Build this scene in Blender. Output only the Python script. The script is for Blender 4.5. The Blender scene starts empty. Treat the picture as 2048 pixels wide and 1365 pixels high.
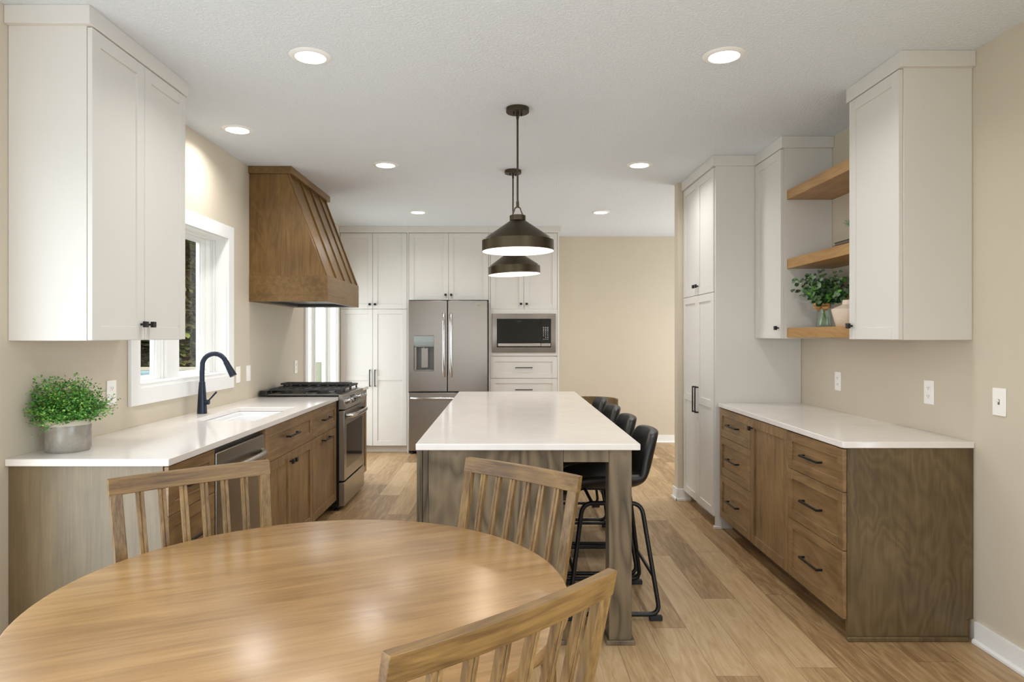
import bpy, bmesh, math, random
from mathutils import Vector, Matrix

sc = bpy.context.scene
col = sc.collection
rnd = random.Random(7)
PI = math.pi

# ------------------------------------------------------------------ camera, world, daylight, exposure
cd = bpy.data.cameras.new('camera')
cam = bpy.data.objects.new('camera', cd)
col.objects.link(cam)
cam.location = (0, 0, 1.42)
cam.rotation_euler = (PI / 2, 0, 0)
cd.sensor_width = 36.0
cd.lens = 1330 * 36 / 2048
cd.shift_x = 14 / 2048
cd.shift_y = -10.5 / 2048
cd.clip_start = 0.05
sc.camera = cam

sc.view_settings.view_transform = 'Standard'
sc.view_settings.look = 'None'
sc.view_settings.gamma = 1
sc.view_settings.use_curve_mapping = False
sc.view_settings.exposure = 0.20
sc.cycles.max_bounces = 10
sc.cycles.diffuse_bounces = 6
sc.cycles.glossy_bounces = 4
sc.cycles.transparent_max_bounces = 12
sc.cycles.sample_clamp_indirect = 4.0
sc.cycles.caustics_reflective = False
sc.cycles.caustics_refractive = False
sc.cycles.use_denoising = True

world = bpy.data.worlds.new('sky')
sc.world = world
world.use_nodes = True
bg = world.node_tree.nodes['Background']
bg.inputs[0].default_value = (0.86, 0.93, 1.0, 1)
bg.inputs[1].default_value = 2.2


def area_light(name, loc, rot, sx, sy, power, color, shape='RECTANGLE', spread=None):
    l = bpy.data.lights.new(name, 'AREA')
    l.shape = shape
    l.size = sx
    if shape == 'RECTANGLE':
        l.size_y = sy
    l.energy = power
    l.color = color
    if spread:
        l.spread = spread
    o = bpy.data.objects.new(name, l)
    col.objects.link(o)
    o.location = loc
    o.rotation_euler = rot
    return o


# daylight through the glazed door on the left of the dining end and the window behind the camera
area_light('daylight_patio', (-2.03, 0.40, 1.04), (0, -PI / 2, 0), 1.95, 3.8, 32, (0.74, 0.87, 1.0))
area_light('daylight_rear', (-1.10, -2.47, 1.10), (PI / 2, 0, 0), 1.3, 2.0, 14, (0.80, 0.90, 1.0))
area_light('fill_right', (2.27, -0.95, 1.12), (0, PI / 2, 0), 2.0, 2.7, 85, (0.74, 0.87, 1.0))  # added side fill, shining through a made-up window out of view
# added fill lamp in the glazed door, tilted up to brighten the ceiling
area_light('fill_ceiling', (-2.06, 0.6, 0.45), (0, -PI / 2 - math.radians(38), 0), 0.9, 3.2, 22, (0.94, 0.96, 1.0))
# daylight through the tall corner window; added fill lamp in the unseen hall
area_light('daylight_corner', (-2.24, 7.285, 1.10), (0, -PI / 2, 0), 1.95, 1.1, 26, (0.90, 0.96, 0.98))
area_light('fill_hall', (3.97, 7.3, 1.25), (0, PI / 2, 0), 1.9, 2.2, 66, (0.88, 0.94, 1.0))
area_light('daylight_sink_window', (-2.9, 4.19, 3.2), (0, -PI / 4, 0), 1.6, 2.4, 90, (0.90, 0.95, 1.0))


# ------------------------------------------------------------------ mesh helpers
OFF = {}


class Fr:
    """a local frame: a along u, b along v, c along n"""
    def __init__(self, o, u, v, n):
        self.o, self.u, self.v, self.n = Vector(o), Vector(u).normalized(), Vector(v).normalized(), Vector(n).normalized()

    def p(self, a, b, c):
        return self.o + self.u * a + self.v * b + self.n * c


WORLD = Fr((0, 0, 0), (1, 0, 0), (0, 1, 0), (0, 0, 1))


class MB:
    def __init__(self):
        self.bm = bmesh.new()

    def face(self, pts):
        vs = [self.bm.verts.new(p) for p in pts]
        return self.bm.faces.new(vs)

    def hexa(self, p):
        v = [self.bm.verts.new(q) for q in p]
        for f in ((0, 3, 2, 1), (4, 5, 6, 7), (0, 1, 5, 4), (1, 2, 6, 5), (2, 3, 7, 6), (3, 0, 4, 7)):
            self.bm.faces.new([v[i] for i in f])
        return self

    def fbox(self, fr, a0, a1, b0, b1, c0, c1):
        return self.hexa([fr.p(a0, b0, c0), fr.p(a1, b0, c0), fr.p(a1, b1, c0), fr.p(a0, b1, c0),
                          fr.p(a0, b0, c1), fr.p(a1, b0, c1), fr.p(a1, b1, c1), fr.p(a0, b1, c1)])

    def box(self, x0, x1, y0, y1, z0, z1):
        return self.fbox(WORLD, x0, x1, y0, y1, z0, z1)

    def ring(self, fr, o, i, c0, c1, ci=None):
        """rectangular frame; o and i are (a0,a1,b0,b1); ci lets the inner edge sit at another height"""
        ci = c1 if ci is None else ci
        def rect(r, c):
            return [self.bm.verts.new(fr.p(a, b, c)) for a, b in ((r[0], r[2]), (r[1], r[2]), (r[1], r[3]), (r[0], r[3]))]
        A, B, C, D = rect(o, c0), rect(i, c0), rect(o, c1), rect(i, ci)
        for k in range(4):
            j = (k + 1) % 4
            for q in ((A[k], A[j], B[j], B[k]), (C[k], C[j], D[j], D[k]), (A[k], A[j], C[j], C[k]), (B[k], B[j], D[j], D[k])):
                self.bm.faces.new(q)
        return self

    def prism(self, fr, poly, c0, c1):
        n = len(poly)
        A = [self.bm.verts.new(fr.p(a, b, c0)) for a, b in poly]
        B = [self.bm.verts.new(fr.p(a, b, c1)) for a, b in poly]
        self.bm.faces.new(A)
        self.bm.faces.new(B)
        for k in range(n):
            j = (k + 1) % n
            self.bm.faces.new((A[k], A[j], B[j], B[k]))
        return self

    def cyl(self, p0, p1, r0, r1=None, seg=20):
        r1 = r0 if r1 is None else r1
        return self.tube([p0, p1], [r0, r1], seg)

    def tube(self, pts, r, seg=12, caps=True, up=None, flat=1.0):
        pts = [Vector(p) for p in pts]
        n = len(pts)
        rs = r if isinstance(r, (list, tuple)) else [r] * n
        rings = []
        t0 = (pts[1] - pts[0]).normalized()
        ref = Vector(up) if up else (Vector((0, 0, 1)) if abs(t0.z) < 0.9 else Vector((1, 0, 0)))
        s = t0.cross(ref).normalized()
        for k in range(n):
            if k == 0:
                t = t0
            elif k == n - 1:
                t = (pts[k] - pts[k - 1]).normalized()
            else:
                t = ((pts[k] - pts[k - 1]).normalized() + (pts[k + 1] - pts[k]).normalized()).normalized()
            s = (s - t * s.dot(t)).normalized()
            w = t.cross(s)
            rings.append([self.bm.verts.new(pts[k] + (s * math.cos(2 * PI * q / seg) + w * math.sin(2 * PI * q / seg) * flat) * rs[k]) for q in range(seg)])
        for k in range(n - 1):
            for q in range(seg):
                j = (q + 1) % seg
                self.bm.faces.new((rings[k][q], rings[k][j], rings[k + 1][j], rings[k + 1][q]))
        if caps:
            self.bm.faces.new(rings[0])
            self.bm.faces.new(rings[-1])
        return self

    def lathe(self, prof, c=(0, 0, 0), seg=40, sx=1.0, sy=1.0):
        c = Vector(c)
        rings = []
        for r, z in prof:
            if r < 1e-6:
                rings.append([self.bm.verts.new(c + Vector((0, 0, z)))])
            else:
                rings.append([self.bm.verts.new(c + Vector((r * sx * math.cos(2 * PI * q / seg), r * sy * math.sin(2 * PI * q / seg), z))) for q in range(seg)])
        for A, B in zip(rings, rings[1:]):
            for q in range(seg):
                j = (q + 1) % seg
                if len(A) == 1 and len(B) == 1:
                    continue
                if len(A) == 1:
                    self.bm.faces.new((A[0], B[j], B[q]))
                elif len(B) == 1:
                    self.bm.faces.new((A[q], A[j], B[0]))
                else:
                    self.bm.faces.new((A[q], A[j], B[j], B[q]))
        return self

    def grid(self, fn, nu, nv):
        V = [[self.bm.verts.new(fn(u / nu, v / nv)) for v in range(nv + 1)] for u in range(nu + 1)]
        for u in range(nu):
            for v in range(nv):
                self.bm.faces.new((V[u][v], V[u + 1][v], V[u + 1][v + 1], V[u][v + 1]))
        return self

    def build(self, name, mat, parent=None, bevel=0.0, seg=2, smooth=35, normals=True, loc=None, mods=None):
        if normals:
            bmesh.ops.recalc_face_normals(self.bm, faces=self.bm.faces[:])
        off = Vector((0, 0, 0))
        if parent is not None:
            off = OFF[parent.name]
        elif loc is not None:
            off = Vector(loc)
        for v in self.bm.verts:
            v.co -= off
        me = bpy.data.meshes.new(name)
        self.bm.to_mesh(me)
        self.bm.free()
        for m in (mat if isinstance(mat, (list, tuple)) else [mat]):
            me.materials.append(m)
        if smooth:
            me.shade_smooth()
            me.set_sharp_from_angle(angle=math.radians(smooth))
        o = bpy.data.objects.new(name, me)
        col.objects.link(o)
        if parent is not None:
            o.parent = parent
        elif loc is not None:
            o.location = off
        OFF[o.name] = off
        if mods:
            mods(o)
        if bevel:
            b = o.modifiers.new('bevel', 'BEVEL')
            b.width = bevel
            b.segments = seg
            b.limit_method = 'ANGLE'
            b.angle_limit = math.radians(40)
        return o


def tag(o, label=None, cat=None, group=None, kind=None):
    if label: o['label'] = label
    if cat: o['category'] = cat
    if group: o['group'] = group
    if kind: o['kind'] = kind
    return o


def thing(name, label, cat, loc=(0, 0, 0), group=None):
    o = bpy.data.objects.new(name, None)
    col.objects.link(o)
    o.location = loc
    o.empty_display_size = 0.1
    OFF[o.name] = Vector(loc)
    return tag(o, label, cat, group)


def kids(o):
    return [c for c in bpy.data.objects if c.parent == o]


def copy_tree(o, parent=None):
    c = o.copy()
    col.objects.link(c)
    c.parent = parent
    OFF[c.name] = OFF[o.name].copy()
    for k in kids(o):
        copy_tree(k, c)
    return c


def struct(name, mb, mat, bevel=0.0):
    return tag(mb.build(name, mat, bevel=bevel), kind='structure')


# ------------------------------------------------------------------ materials
def srgb(r, g, b):
    def f(c):
        c /= 255
        return c / 12.92 if c <= 0.04045 else ((c + 0.055) / 1.055) ** 2.4
    return (f(r), f(g), f(b), 1)


class Mat:
    def __init__(self, name, color=(0.8, 0.8, 0.8, 1), rough=0.5, metal=0.0, spec=0.5):
        self.m = bpy.data.materials.new(name)
        self.m.use_nodes = True
        self.nt = self.m.node_tree
        self.b = self.nt.nodes['Principled BSDF']
        self.b.inputs['Base Color'].default_value = color
        self.b.inputs['Roughness'].default_value = rough
        self.b.inputs['Metallic'].default_value = metal
        self.b.inputs['Specular IOR Level'].default_value = spec
        self._tc = None

    def n(self, t, **kw):
        nd = self.nt.nodes.new(t)
        for k, v in kw.items():
            setattr(nd, k, v)
        return nd

    def l(self, a, b):
        self.nt.links.new(a, b)

    def coord(self, kind='Object'):
        if self._tc is None:
            self._tc = self.n('ShaderNodeTexCoord')
        return self._tc.outputs[kind]

    def math(self, op, a, b=None, c=None):
        nd = self.n('ShaderNodeMath', operation=op)
        for i, v in enumerate((a, b, c)):
            if v is None:
                continue
            if isinstance(v, (int, float)):
                nd.inputs[i].default_value = v
            else:
                self.l(v, nd.inputs[i])
        return nd.outputs[0]

    def mapping(self, src, scale, loc=(0, 0, 0), rot=(0, 0, 0)):
        nd = self.n('ShaderNodeMapping')
        nd.inputs['Scale'].default_value = scale
        nd.inputs['Location'].default_value = loc
        nd.inputs['Rotation'].default_value = rot
        self.l(src, nd.inputs['Vector'])
        return nd.outputs[0]

    def noise(self, vec, scale=1.0, detail=4, rough=0.5, dist=0.0, dim='3D'):
        nd = self.n('ShaderNodeTexNoise', noise_dimensions=dim)
        nd.inputs['Scale'].default_value = scale
        nd.inputs['Detail'].default_value = detail
        nd.inputs['Roughness'].default_value = rough
        nd.inputs['Distortion'].default_value = dist
        if vec is not None:
            self.l(vec, nd.inputs['Vector'])
        return nd.outputs['Fac']

    def ramp(self, fac, stops):
        nd = self.n('ShaderNodeValToRGB')
        e = nd.color_ramp.elements
        while len(e) > 1:
            e.remove(e[-1])
        e[0].position, e[0].color = stops[0]
        for p, c in stops[1:]:
            x = e.new(p)
            x.color = c
        self.l(fac, nd.inputs[0])
        return nd.outputs[0]

    def mix(self, a, b, fac, mode='MIX'):
        nd = self.n('ShaderNodeMix', data_type='RGBA', blend_type=mode)
        for i, v in ((0, fac), (6, a), (7, b)):
            if isinstance(v, (int, float)):
                nd.inputs[i].default_value = v
            elif isinstance(v, tuple):
                nd.inputs[i].default_value = v
            else:
                self.l(v, nd.inputs[i])
        return nd.outputs[2]

    def color(self, s):
        self.l(s, self.b.inputs['Base Color'])

    def bump(self, h, strength=0.2, dist=0.002):
        nd = self.n('ShaderNodeBump')
        nd.inputs['Strength'].default_value = strength
        nd.inputs['Distance'].default_value = dist
        self.l(h, nd.inputs['Height'])
        self.l(nd.outputs[0], self.b.inputs['Normal'])


def gray(v, a=1):
    return (v, v, v, a)


def paint(name, color, rough=0.6, bump=0.08, scale=260, spec=0.35, mottled=0.03):
    M = Mat(name, color, rough, 0, spec)
    c = M.coord()
    n1 = M.noise(M.mapping(c, (1, 1, 1)), scale, 3)
    n2 = M.noise(c, 2.2, 3)
    k = M.ramp(n2, [(0.3, gray(1 - mottled)), (0.7, gray(1 + 0.0))])
    M.color(M.mix(color, k, 1.0, 'MULTIPLY'))
    if bump:
        M.bump(n1, bump, 0.001)
    return M.m


def wood(name, dark, light, axis='z', rough=0.35, fig=0.5, fiber=0.35, scale=1.0, spec=0.45, knots=0.0, coat=0.0, dist=1.2, along=0.9):
    M = Mat(name, light, rough, 0, spec)
    info = M.n('ShaderNodeObjectInfo')
    off = M.math('MULTIPLY', info.outputs['Random'], 37.0)
    comb = M.n('ShaderNodeCombineXYZ')
    for i in range(3):
        M.l(off, comb.inputs[i])
    add = M.n('ShaderNodeVectorMath', operation='ADD')
    M.l(M.coord(), add.inputs[0])
    M.l(comb.outputs[0], add.inputs[1])
    v = add.outputs[0]
    ax = 'xyz'.index(axis)

    def sc3(across, along):
        s = [across * scale] * 3
        s[ax] = along * scale
        return tuple(s)
    big = M.noise(M.mapping(v, sc3(5.0, along)), 1.0, 2 if along > 1 else 3, 0.5, dist)
    # growth rings read as repeating contour lines of the big noise
    ringv = M.math('FRACT', M.math('MULTIPLY', big, 9.0))
    ring = M.math('ABSOLUTE', M.math('SUBTRACT', ringv, 0.5))
    fine = M.noise(M.mapping(v, sc3(170, 5)), 1.0, 3, 0.6)
    mid = M.noise(M.mapping(v, sc3(28, 2.2)), 1.0, 4, 0.6, 0.4)
    blotch = M.noise(v, 3.0 * scale, 3)
    f = M.math('ADD', M.math('MULTIPLY', ring, fig), M.math('MULTIPLY', mid, 0.55))
    f = M.math('ADD', f, M.math('MULTIPLY', M.math('SUBTRACT', fine, 0.5), fiber))
    f = M.math('ADD', f, M.math('MULTIPLY', M.math('SUBTRACT', blotch, 0.5), 0.5))
    c = M.ramp(f, [(0.12, dark), (0.72, light)])
    if knots:
        vo = M.n('ShaderNodeTexVoronoi')
        vo.inputs['Scale'].default_value = 1.0
        M.l(M.mapping(v, sc3(3.2, 1.1)), vo.inputs['Vector'])
        k = M.ramp(vo.outputs['Distance'], [(0.03, gray(1 - knots)), (0.13, gray(1))])
        c = M.mix(c, k, 1.0, 'MULTIPLY')
    M.color(c)
    M.bump(M.math('ADD', fine, mid), 0.12, 0.0008)
    if coat:
        M.b.inputs['Coat Weight'].default_value = coat
        M.b.inputs['Coat Roughness'].default_value = 0.25
    return M.m


def metal(name, color, rough, axis='x', brushed=True):
    M = Mat(name, color, rough, 1.0)
    if brushed:
        k = [260, 260, 260]
        k['xyz'.index(axis)] = 3
        n = M.noise(M.mapping(M.coord(), tuple(k)), 1.0, 2)
        M.color(M.mix(color, M.ramp(n, [(0.3, gray(0.93)), (0.7, gray(1.0))]), 1.0, 'MULTIPLY'))
    return M.m


def emit(name, color, strength):
    M = Mat(name)
    M.b.inputs['Base Color'].default_value = gray(0.8)
    M.b.inputs['Emission Color'].default_value = color
    M.b.inputs['Emission Strength'].default_value = strength
    return M.m


def glass(name, tint=(1, 1, 1, 1), refl=0.07):
    M = Mat(name)
    tr = M.n('ShaderNodeBsdfTransparent')
    tr.inputs[0].default_value = tint
    gl = M.n('ShaderNodeBsdfGlossy')
    gl.inputs['Roughness'].default_value = 0.02
    mx = M.n('ShaderNodeMixShader')
    lw = M.n('ShaderNodeLayerWeight')
    M.l(M.math('ADD', M.math('MULTIPLY', M.math('POWER', lw.outputs['Facing'], 5.0), 0.5), 0.02), mx.inputs[0])
    M.l(tr.outputs[0], mx.inputs[1])
    M.l(gl.outputs[0], mx.inputs[2])
    M.l(mx.outputs[0], M.nt.nodes['Material Output'].inputs[0])
    return M.m


MT = {}
MT['wall'] = paint('wall_greige', srgb(204, 194, 176), 0.7, 0.05)
MT['wallback'] = MT['wall']
MT['trim'] = paint('trim_white', srgb(238, 238, 236), 0.4, 0.0)
MT['white'] = paint('cabinet_white', srgb(216, 213, 208), 0.45, 0.0, spec=0.3, mottled=0.01)
MT['plastic'] = paint('plate_white', srgb(245, 243, 238), 0.3, 0.0, mottled=0.0)
MT['slot'] = Mat('slot_dark', gray(0.08), 0.6).m


def ceiling_mat():
    M = Mat('ceiling_texture', srgb(228, 234, 240), 0.85, 0, 0.2)
    c = M.coord()
    n = M.noise(c, 70, 5, 0.6)
    n2 = M.noise(c, 190, 3, 0.5)
    h = M.math('ADD', M.ramp(n, [(0.42, gray(0)), (0.6, gray(1))]), M.math('MULTIPLY', n2, 0.5))
    M.bump(h, 0.65, 0.004)
    return M.m


MT['ceiling'] = ceiling_mat()


def floor_mat():
    M = Mat('oak_plank_floor', gray(0.5), 0.42, 0, 0.45)
    sep = M.n('ShaderNodeSeparateXYZ')
    M.l(M.coord(), sep.inputs[0])
    x, y = sep.outputs[0], sep.outputs[1]
    W, L = 0.182, 1.52
    rx = M.math('DIVIDE', M.math('ADD', x, 20.05), W)
    row = M.math('FLOOR', rx)
    fx = M.math('FRACT', rx)
    wn = M.n('ShaderNodeTexWhiteNoise', noise_dimensions='1D')
    M.l(row, wn.inputs['W'])
    ry = M.math('ADD', M.math('DIVIDE', M.math('ADD', y, 30.0), L), wn.outputs['Value'])
    pl = M.math('FLOOR', ry)
    fy = M.math('FRACT', ry)
    cid = M.n('ShaderNodeCombineXYZ')
    M.l(row, cid.inputs[0])
    M.l(pl, cid.inputs[1])
    w2 = M.n('ShaderNodeTexWhiteNoise', noise_dimensions='2D')
    M.l(cid.outputs[0], w2.inputs['Vector'])
    pid = w2.outputs['Value']
    cv = M.n('ShaderNodeCombineXYZ')
    M.l(x, cv.inputs[0]); M.l(y, cv.inputs[1]); M.l(M.math('MULTIPLY', pid, 40.0), cv.inputs[2])
    v = cv.outputs[0]
    big = M.noise(M.mapping(v, (9, 1.0, 1)), 1.0, 4, 0.55, 1.4)
    ring = M.math('ABSOLUTE', M.math('SUBTRACT', M.math('FRACT', M.math('MULTIPLY', big, 6.0)), 0.5))
    fine = M.noise(M.mapping(v, (190, 7, 1)), 1.0, 3, 0.6)
    mid = M.noise(M.mapping(v, (34, 2.4, 1)), 1.0, 4, 0.65, 0.3)
    f = M.math('ADD', M.math('MULTIPLY', ring, 0.35), M.math('MULTIPLY', mid, 0.6))
    f = M.math('ADD', f, M.math('MULTIPLY', M.math('SUBTRACT', fine, 0.5), 0.35))
    f = M.math('ADD', f, M.math('MULTIPLY', M.math('SUBTRACT', pid, 0.5), 0.42))
    c = M.ramp(f, [(0.08, srgb(134, 104, 70)), (0.42, srgb(178, 148, 108)), (0.85, srgb(208, 182, 146))])
    # sparse cracks and knots
    cr = M.noise(M.mapping(v, (16, 1.3, 1)), 1.0, 5, 0.7, 1.0)
    crk = M.ramp(cr, [(0.275, gray(0.5)), (0.34, gray(1))])
    c = M.mix(c, crk, 0.75, 'MULTIPLY')
    ex = M.math('MINIMUM', fx, M.math('SUBTRACT', 1.0, fx))
    ey = M.math('MINIMUM', fy, M.math('SUBTRACT', 1.0, fy))
    sx = M.math('GREATER_THAN', ex, 0.007)
    sy = M.math('GREATER_THAN', ey, 0.0009)
    s = M.math('MULTIPLY', sx, sy)
    c = M.mix(M.mix(c, gray(0.45), 1.0, 'MULTIPLY'), c, s)
    M.color(c)
    M.bump(M.math('ADD', M.math('MULTIPLY', s, 1.0), M.math('MULTIPLY', mid, 0.25)), 0.12, 0.001)
    return M.m


MT['floor'] = floor_mat()
MT['cabwood'] = wood('stained_cabinet_wood', srgb(102, 78, 50), srgb(170, 137, 94), 'z', 0.34, 0.30, 0.25)
MT['cabwood_h'] = wood('stained_cabinet_wood_flat', srgb(102, 78, 50), srgb(168, 135, 93), 'y', 0.34, 0.30, 0.25)
MT['endwood'] = wood('stained_end_panel', srgb(74, 60, 40), srgb(124, 104, 72), 'z', 0.36, 0.34, 0.22, spec=0.5, along=1.6, dist=0.9)
MT['paleend'] = wood('stained_end_panel_fine', srgb(92, 78, 54), srgb(128, 110, 78), 'z', 0.36, 0.10, 0.45, spec=0.6)
MT['islandwood'] = wood('island_grey_brown', srgb(54, 45, 33), srgb(118, 102, 80), 'z', 0.36, 0.85, 0.15, scale=0.75, along=1.7, dist=0.6)
MT['hoodwood'] = wood('hood_walnut_stain', srgb(92, 66, 32), srgb(146, 112, 62), 'z', 0.36, 0.25, 0.3)
MT['hoodwood_h'] = wood('hood_walnut_stain_flat', srgb(94, 70, 36), srgb(144, 112, 66), 'y', 0.36, 0.25, 0.3)
MT['shelfwood'] = wood('shelf_stain', srgb(144, 104, 54), srgb(194, 152, 92), 'y', 0.36, 0.25, 0.25)
MT['tablewood'] = wood('table_honey_oak', srgb(132, 98, 58), srgb(188, 150, 100), 'x', 0.25, 0.12, 0.30, scale=1.0, knots=0.5, dist=0.8, spec=0.5)
MT['chairwood'] = wood('weathered_chair_wood', srgb(82, 56, 24), srgb(160, 128, 78), 'z', 0.42, 0.30, 0.55)
MT['chairwood_h'] = wood('weathered_chair_wood_flat', srgb(80, 55, 24), srgb(150, 116, 64), 'x', 0.42, 0.30, 0.55)
MT['darkwood'] = wood('far_chair_wood', srgb(98, 78, 50), srgb(146, 122, 86), 'y', 0.35, 0.3, 0.3)


def quartz_mat():
    M = Mat('white_quartz', srgb(238, 234, 229), 0.13, 0, 0.5)
    n = M.noise(M.coord(), 5, 5, 0.6, 0.5)
    M.color(M.ramp(n, [(0.3, srgb(224, 218, 213)), (0.7, srgb(231, 226, 221))]))
    return M.m


MT['quartz'] = quartz_mat()
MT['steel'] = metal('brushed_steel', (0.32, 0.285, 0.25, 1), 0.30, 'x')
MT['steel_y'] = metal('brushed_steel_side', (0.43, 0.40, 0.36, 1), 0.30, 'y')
MT['chrome'] = metal('polished_handle', (0.55, 0.54, 0.53, 1), 0.2, brushed=False)
MT['grey'] = paint('dispenser_grey', srgb(150, 158, 158), 0.35, 0)
MT['darkgrey'] = Mat('dark_grey_plastic', gray(0.05), 0.4).m
MT['black'] = Mat('matte_black_metal', gray(0.012), 0.38, 0.3).m
MT['blackglass'] = Mat('black_glass', gray(0.004), 0.08, 0, 0.3).m
MT['ovenglass'] = Mat('oven_glass', (0.035, 0.033, 0.032, 1), 0.07, 0, 0.8).m
MT['enamel'] = Mat('black_enamel', gray(0.012), 0.22, 0, 0.6).m
MT['castiron'] = paint('cast_iron', gray(0.03), 0.45, 0.3, 400, spec=0.5)
MT['bronze'] = metal('oil_rubbed_bronze', (0.085, 0.068, 0.045, 1), 0.38, brushed=False)
MT['faucet'] = Mat('blue_black_faucet', (0.030, 0.037, 0.055, 1), 0.34, 0.7).m
MT['shadein'] = paint('shade_white_enamel', srgb(244, 238, 232), 0.45, 0)
MT['leather'] = paint('black_leatherette', gray(0.012), 0.42, 0.12, 350, spec=0.5)
MT['lamp'] = emit('lamp_glow', (1.0, 0.97, 0.93, 1), 14)
MT['glass'] = glass('window_glass')
MT['porcelain'] = paint('sink_white', srgb(240, 240, 240), 0.18, 0)
MT['leaf_a'] = Mat('fern_green', srgb(70, 132, 52), 0.45).m
MT['leaf_b'] = Mat('fern_light_green', srgb(126, 172, 74), 0.45).m
MT['stem'] = Mat('stem_brown', srgb(96, 92, 50), 0.6).m
MT['euc_a'] = Mat('eucalyptus_dark', srgb(50, 84, 44), 0.45).m
MT['euc_b'] = Mat('eucalyptus_sage', srgb(120, 148, 112), 0.5).m
MT['euc_c'] = Mat('eucalyptus_bright', srgb(96, 158, 60), 0.45).m
MT['bow'] = paint('burlap_ribbon', srgb(186, 142, 88), 0.8, 0.4, 500)
MT['cream'] = paint('cream_ceramic', srgb(232, 216, 198), 0.6, 0.05)
MT['soil'] = paint('soil', srgb(50, 40, 28), 0.9, 0.5)
MT['book'] = paint('dark_book_cover', srgb(64, 50, 38), 0.6, 0.1)
MT['page'] = paint('book_pages', srgb(120, 108, 92), 0.8, 0)
MT['rubber'] = Mat('black_rubber', gray(0.015), 0.7).m


def vase_glass():
    M = Mat('vase_glass', (0.9, 0.97, 0.92, 1), 0.03)
    tr = M.n('ShaderNodeBsdfTransparent')
    tr.inputs[0].default_value = (0.93, 0.965, 0.94, 1)
    gl = M.n('ShaderNodeBsdfGlossy')
    gl.inputs['Roughness'].default_value = 0.05
    mx = M.n('ShaderNodeMixShader')
    lw = M.n('ShaderNodeLayerWeight')
    M.l(M.math('ADD', M.math('MULTIPLY', M.math('POWER', lw.outputs['Facing'], 3.0), 0.6), 0.04), mx.inputs[0])
    M.l(tr.outputs[0], mx.inputs[1])
    M.l(gl.outputs[0], mx.inputs[2])
    M.l(mx.outputs[0], M.nt.nodes['Material Output'].inputs[0])
    return M.m


MT['vaseglass'] = vase_glass()


def pot_mat():
    """grey glaze with a raw cream band at the rim (the band is the pot's own colour)"""
    M = Mat('glazed_pot', gray(0.4), 0.3)
    sep = M.n('ShaderNodeSeparateXYZ')
    M.l(M.coord(), sep.inputs[0])
    n = M.noise(M.coord(), 14, 4, 0.6, 0.6)
    glaze = M.ramp(n, [(0.3, srgb(128, 122, 112)), (0.7, srgb(158, 152, 142))])
    edge = M.math('ADD', sep.outputs[2], M.math('MULTIPLY', n, 0.01))
    k = M.math('GREATER_THAN', edge, 0.117)
    M.color(M.mix(glaze, srgb(196, 186, 168), k))
    M.l(M.math('ADD', M.math('MULTIPLY', k, 0.4), 0.25), M.b.inputs['Roughness'])
    return M.m


MT['pot'] = pot_mat()

# ------------------------------------------------------------------ the room
XL, XR, YB, YF, H = -2.0, 2.18, 8.84, -2.5, 2.743
XH = 4.0          # hall on the right beyond the pantry
struct('floor', MB().box(XL - 0.2, XH + 0.1, YF - 0.1, YB + 0.1, -0.06, 0), MT['floor'])
struct('ceiling', MB().box(XL - 0.2, XH + 0.1, YF - 0.1, YB + 0.1, H, H + 0.06), MT['ceiling'])

W1 = (3.615, 4.770, 1.135, 2.116)     # sink window opening  y0 y1 z0 z1
W2 = (6.70, 7.87, 0.10, 2.10)         # tall window in the corner
DP = (-1.60, 2.40, 0.0, 2.06)         # glazed door by the dining table (outside the picture)
wl = MB()
T = 0.16
segs = [(YF - 0.1, DP[0], None), (DP[0], DP[1], DP), (DP[1], W1[0], None), (W1[0], W1[1], W1), (W1[1], W2[0], None), (W2[0], W2[1], W2), (W2[1], YB + 0.1, None)]
for y0, y1, w in segs:
    if w is None:
        wl.box(XL - T, XL, y0, y1, 0, H)
    else:
        if w[2] > 0:
            wl.box(XL - T, XL, y0, y1, 0, w[2])
        wl.box(XL - T, XL, y0, y1, w[3], H)
struct('wall_left', wl, MT['wall'])
wx = MB().box(XR, XR + 0.12, 0.45, 5.74, 0, H).box(XR, XR + 0.12, YF - 0.1, -2.35, 0, H)
wx.box(XR, XR + 0.12, -2.35, 0.45, 0, 0.08).box(XR, XR + 0.12, -2.35, 0.45, 2.14, H)
struct('wall_right', wx, MT['wall'])
struct('wall_partition', MB().box(1.492, XH, 5.742, 5.85, 0, H), MT['wall'])
struct('wall_hall', MB().box(XH, XH + 0.1, 5.85, YB + 0.1, 0, H), MT['wall'])
struct('wall_back', MB().box(XL, XH, YB, YB + 0.1, 0, H), MT['wallback'])
wr = MB()
wr.box(XL, -1.76, YF - 0.1, YF, 0, H).box(-0.44, XR, YF - 0.1, YF, 0, H)
wr.box(-1.76, -0.44, YF - 0.1, YF, 0, 0.05).box(-1.76, -0.44, YF - 0.1, YF, 2.12, H)
struct('wall_front', wr, MT['wall'])


def baseboard(name, fr, a0, a1):
    m = MB()
    m.fbox(fr, a0, a1, 0, 0.10, 0, 0.014)
    m.prism(Fr(fr.p(a0, 0, 0), fr.n, fr.v, fr.u), [(0.014, 0), (0.026, 0), (0.026, 0.012), (0.02, 0.02), (0.014, 0.022)], 0, a1 - a0)
    return struct(name, m, MT['trim'], 0.0015)


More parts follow.
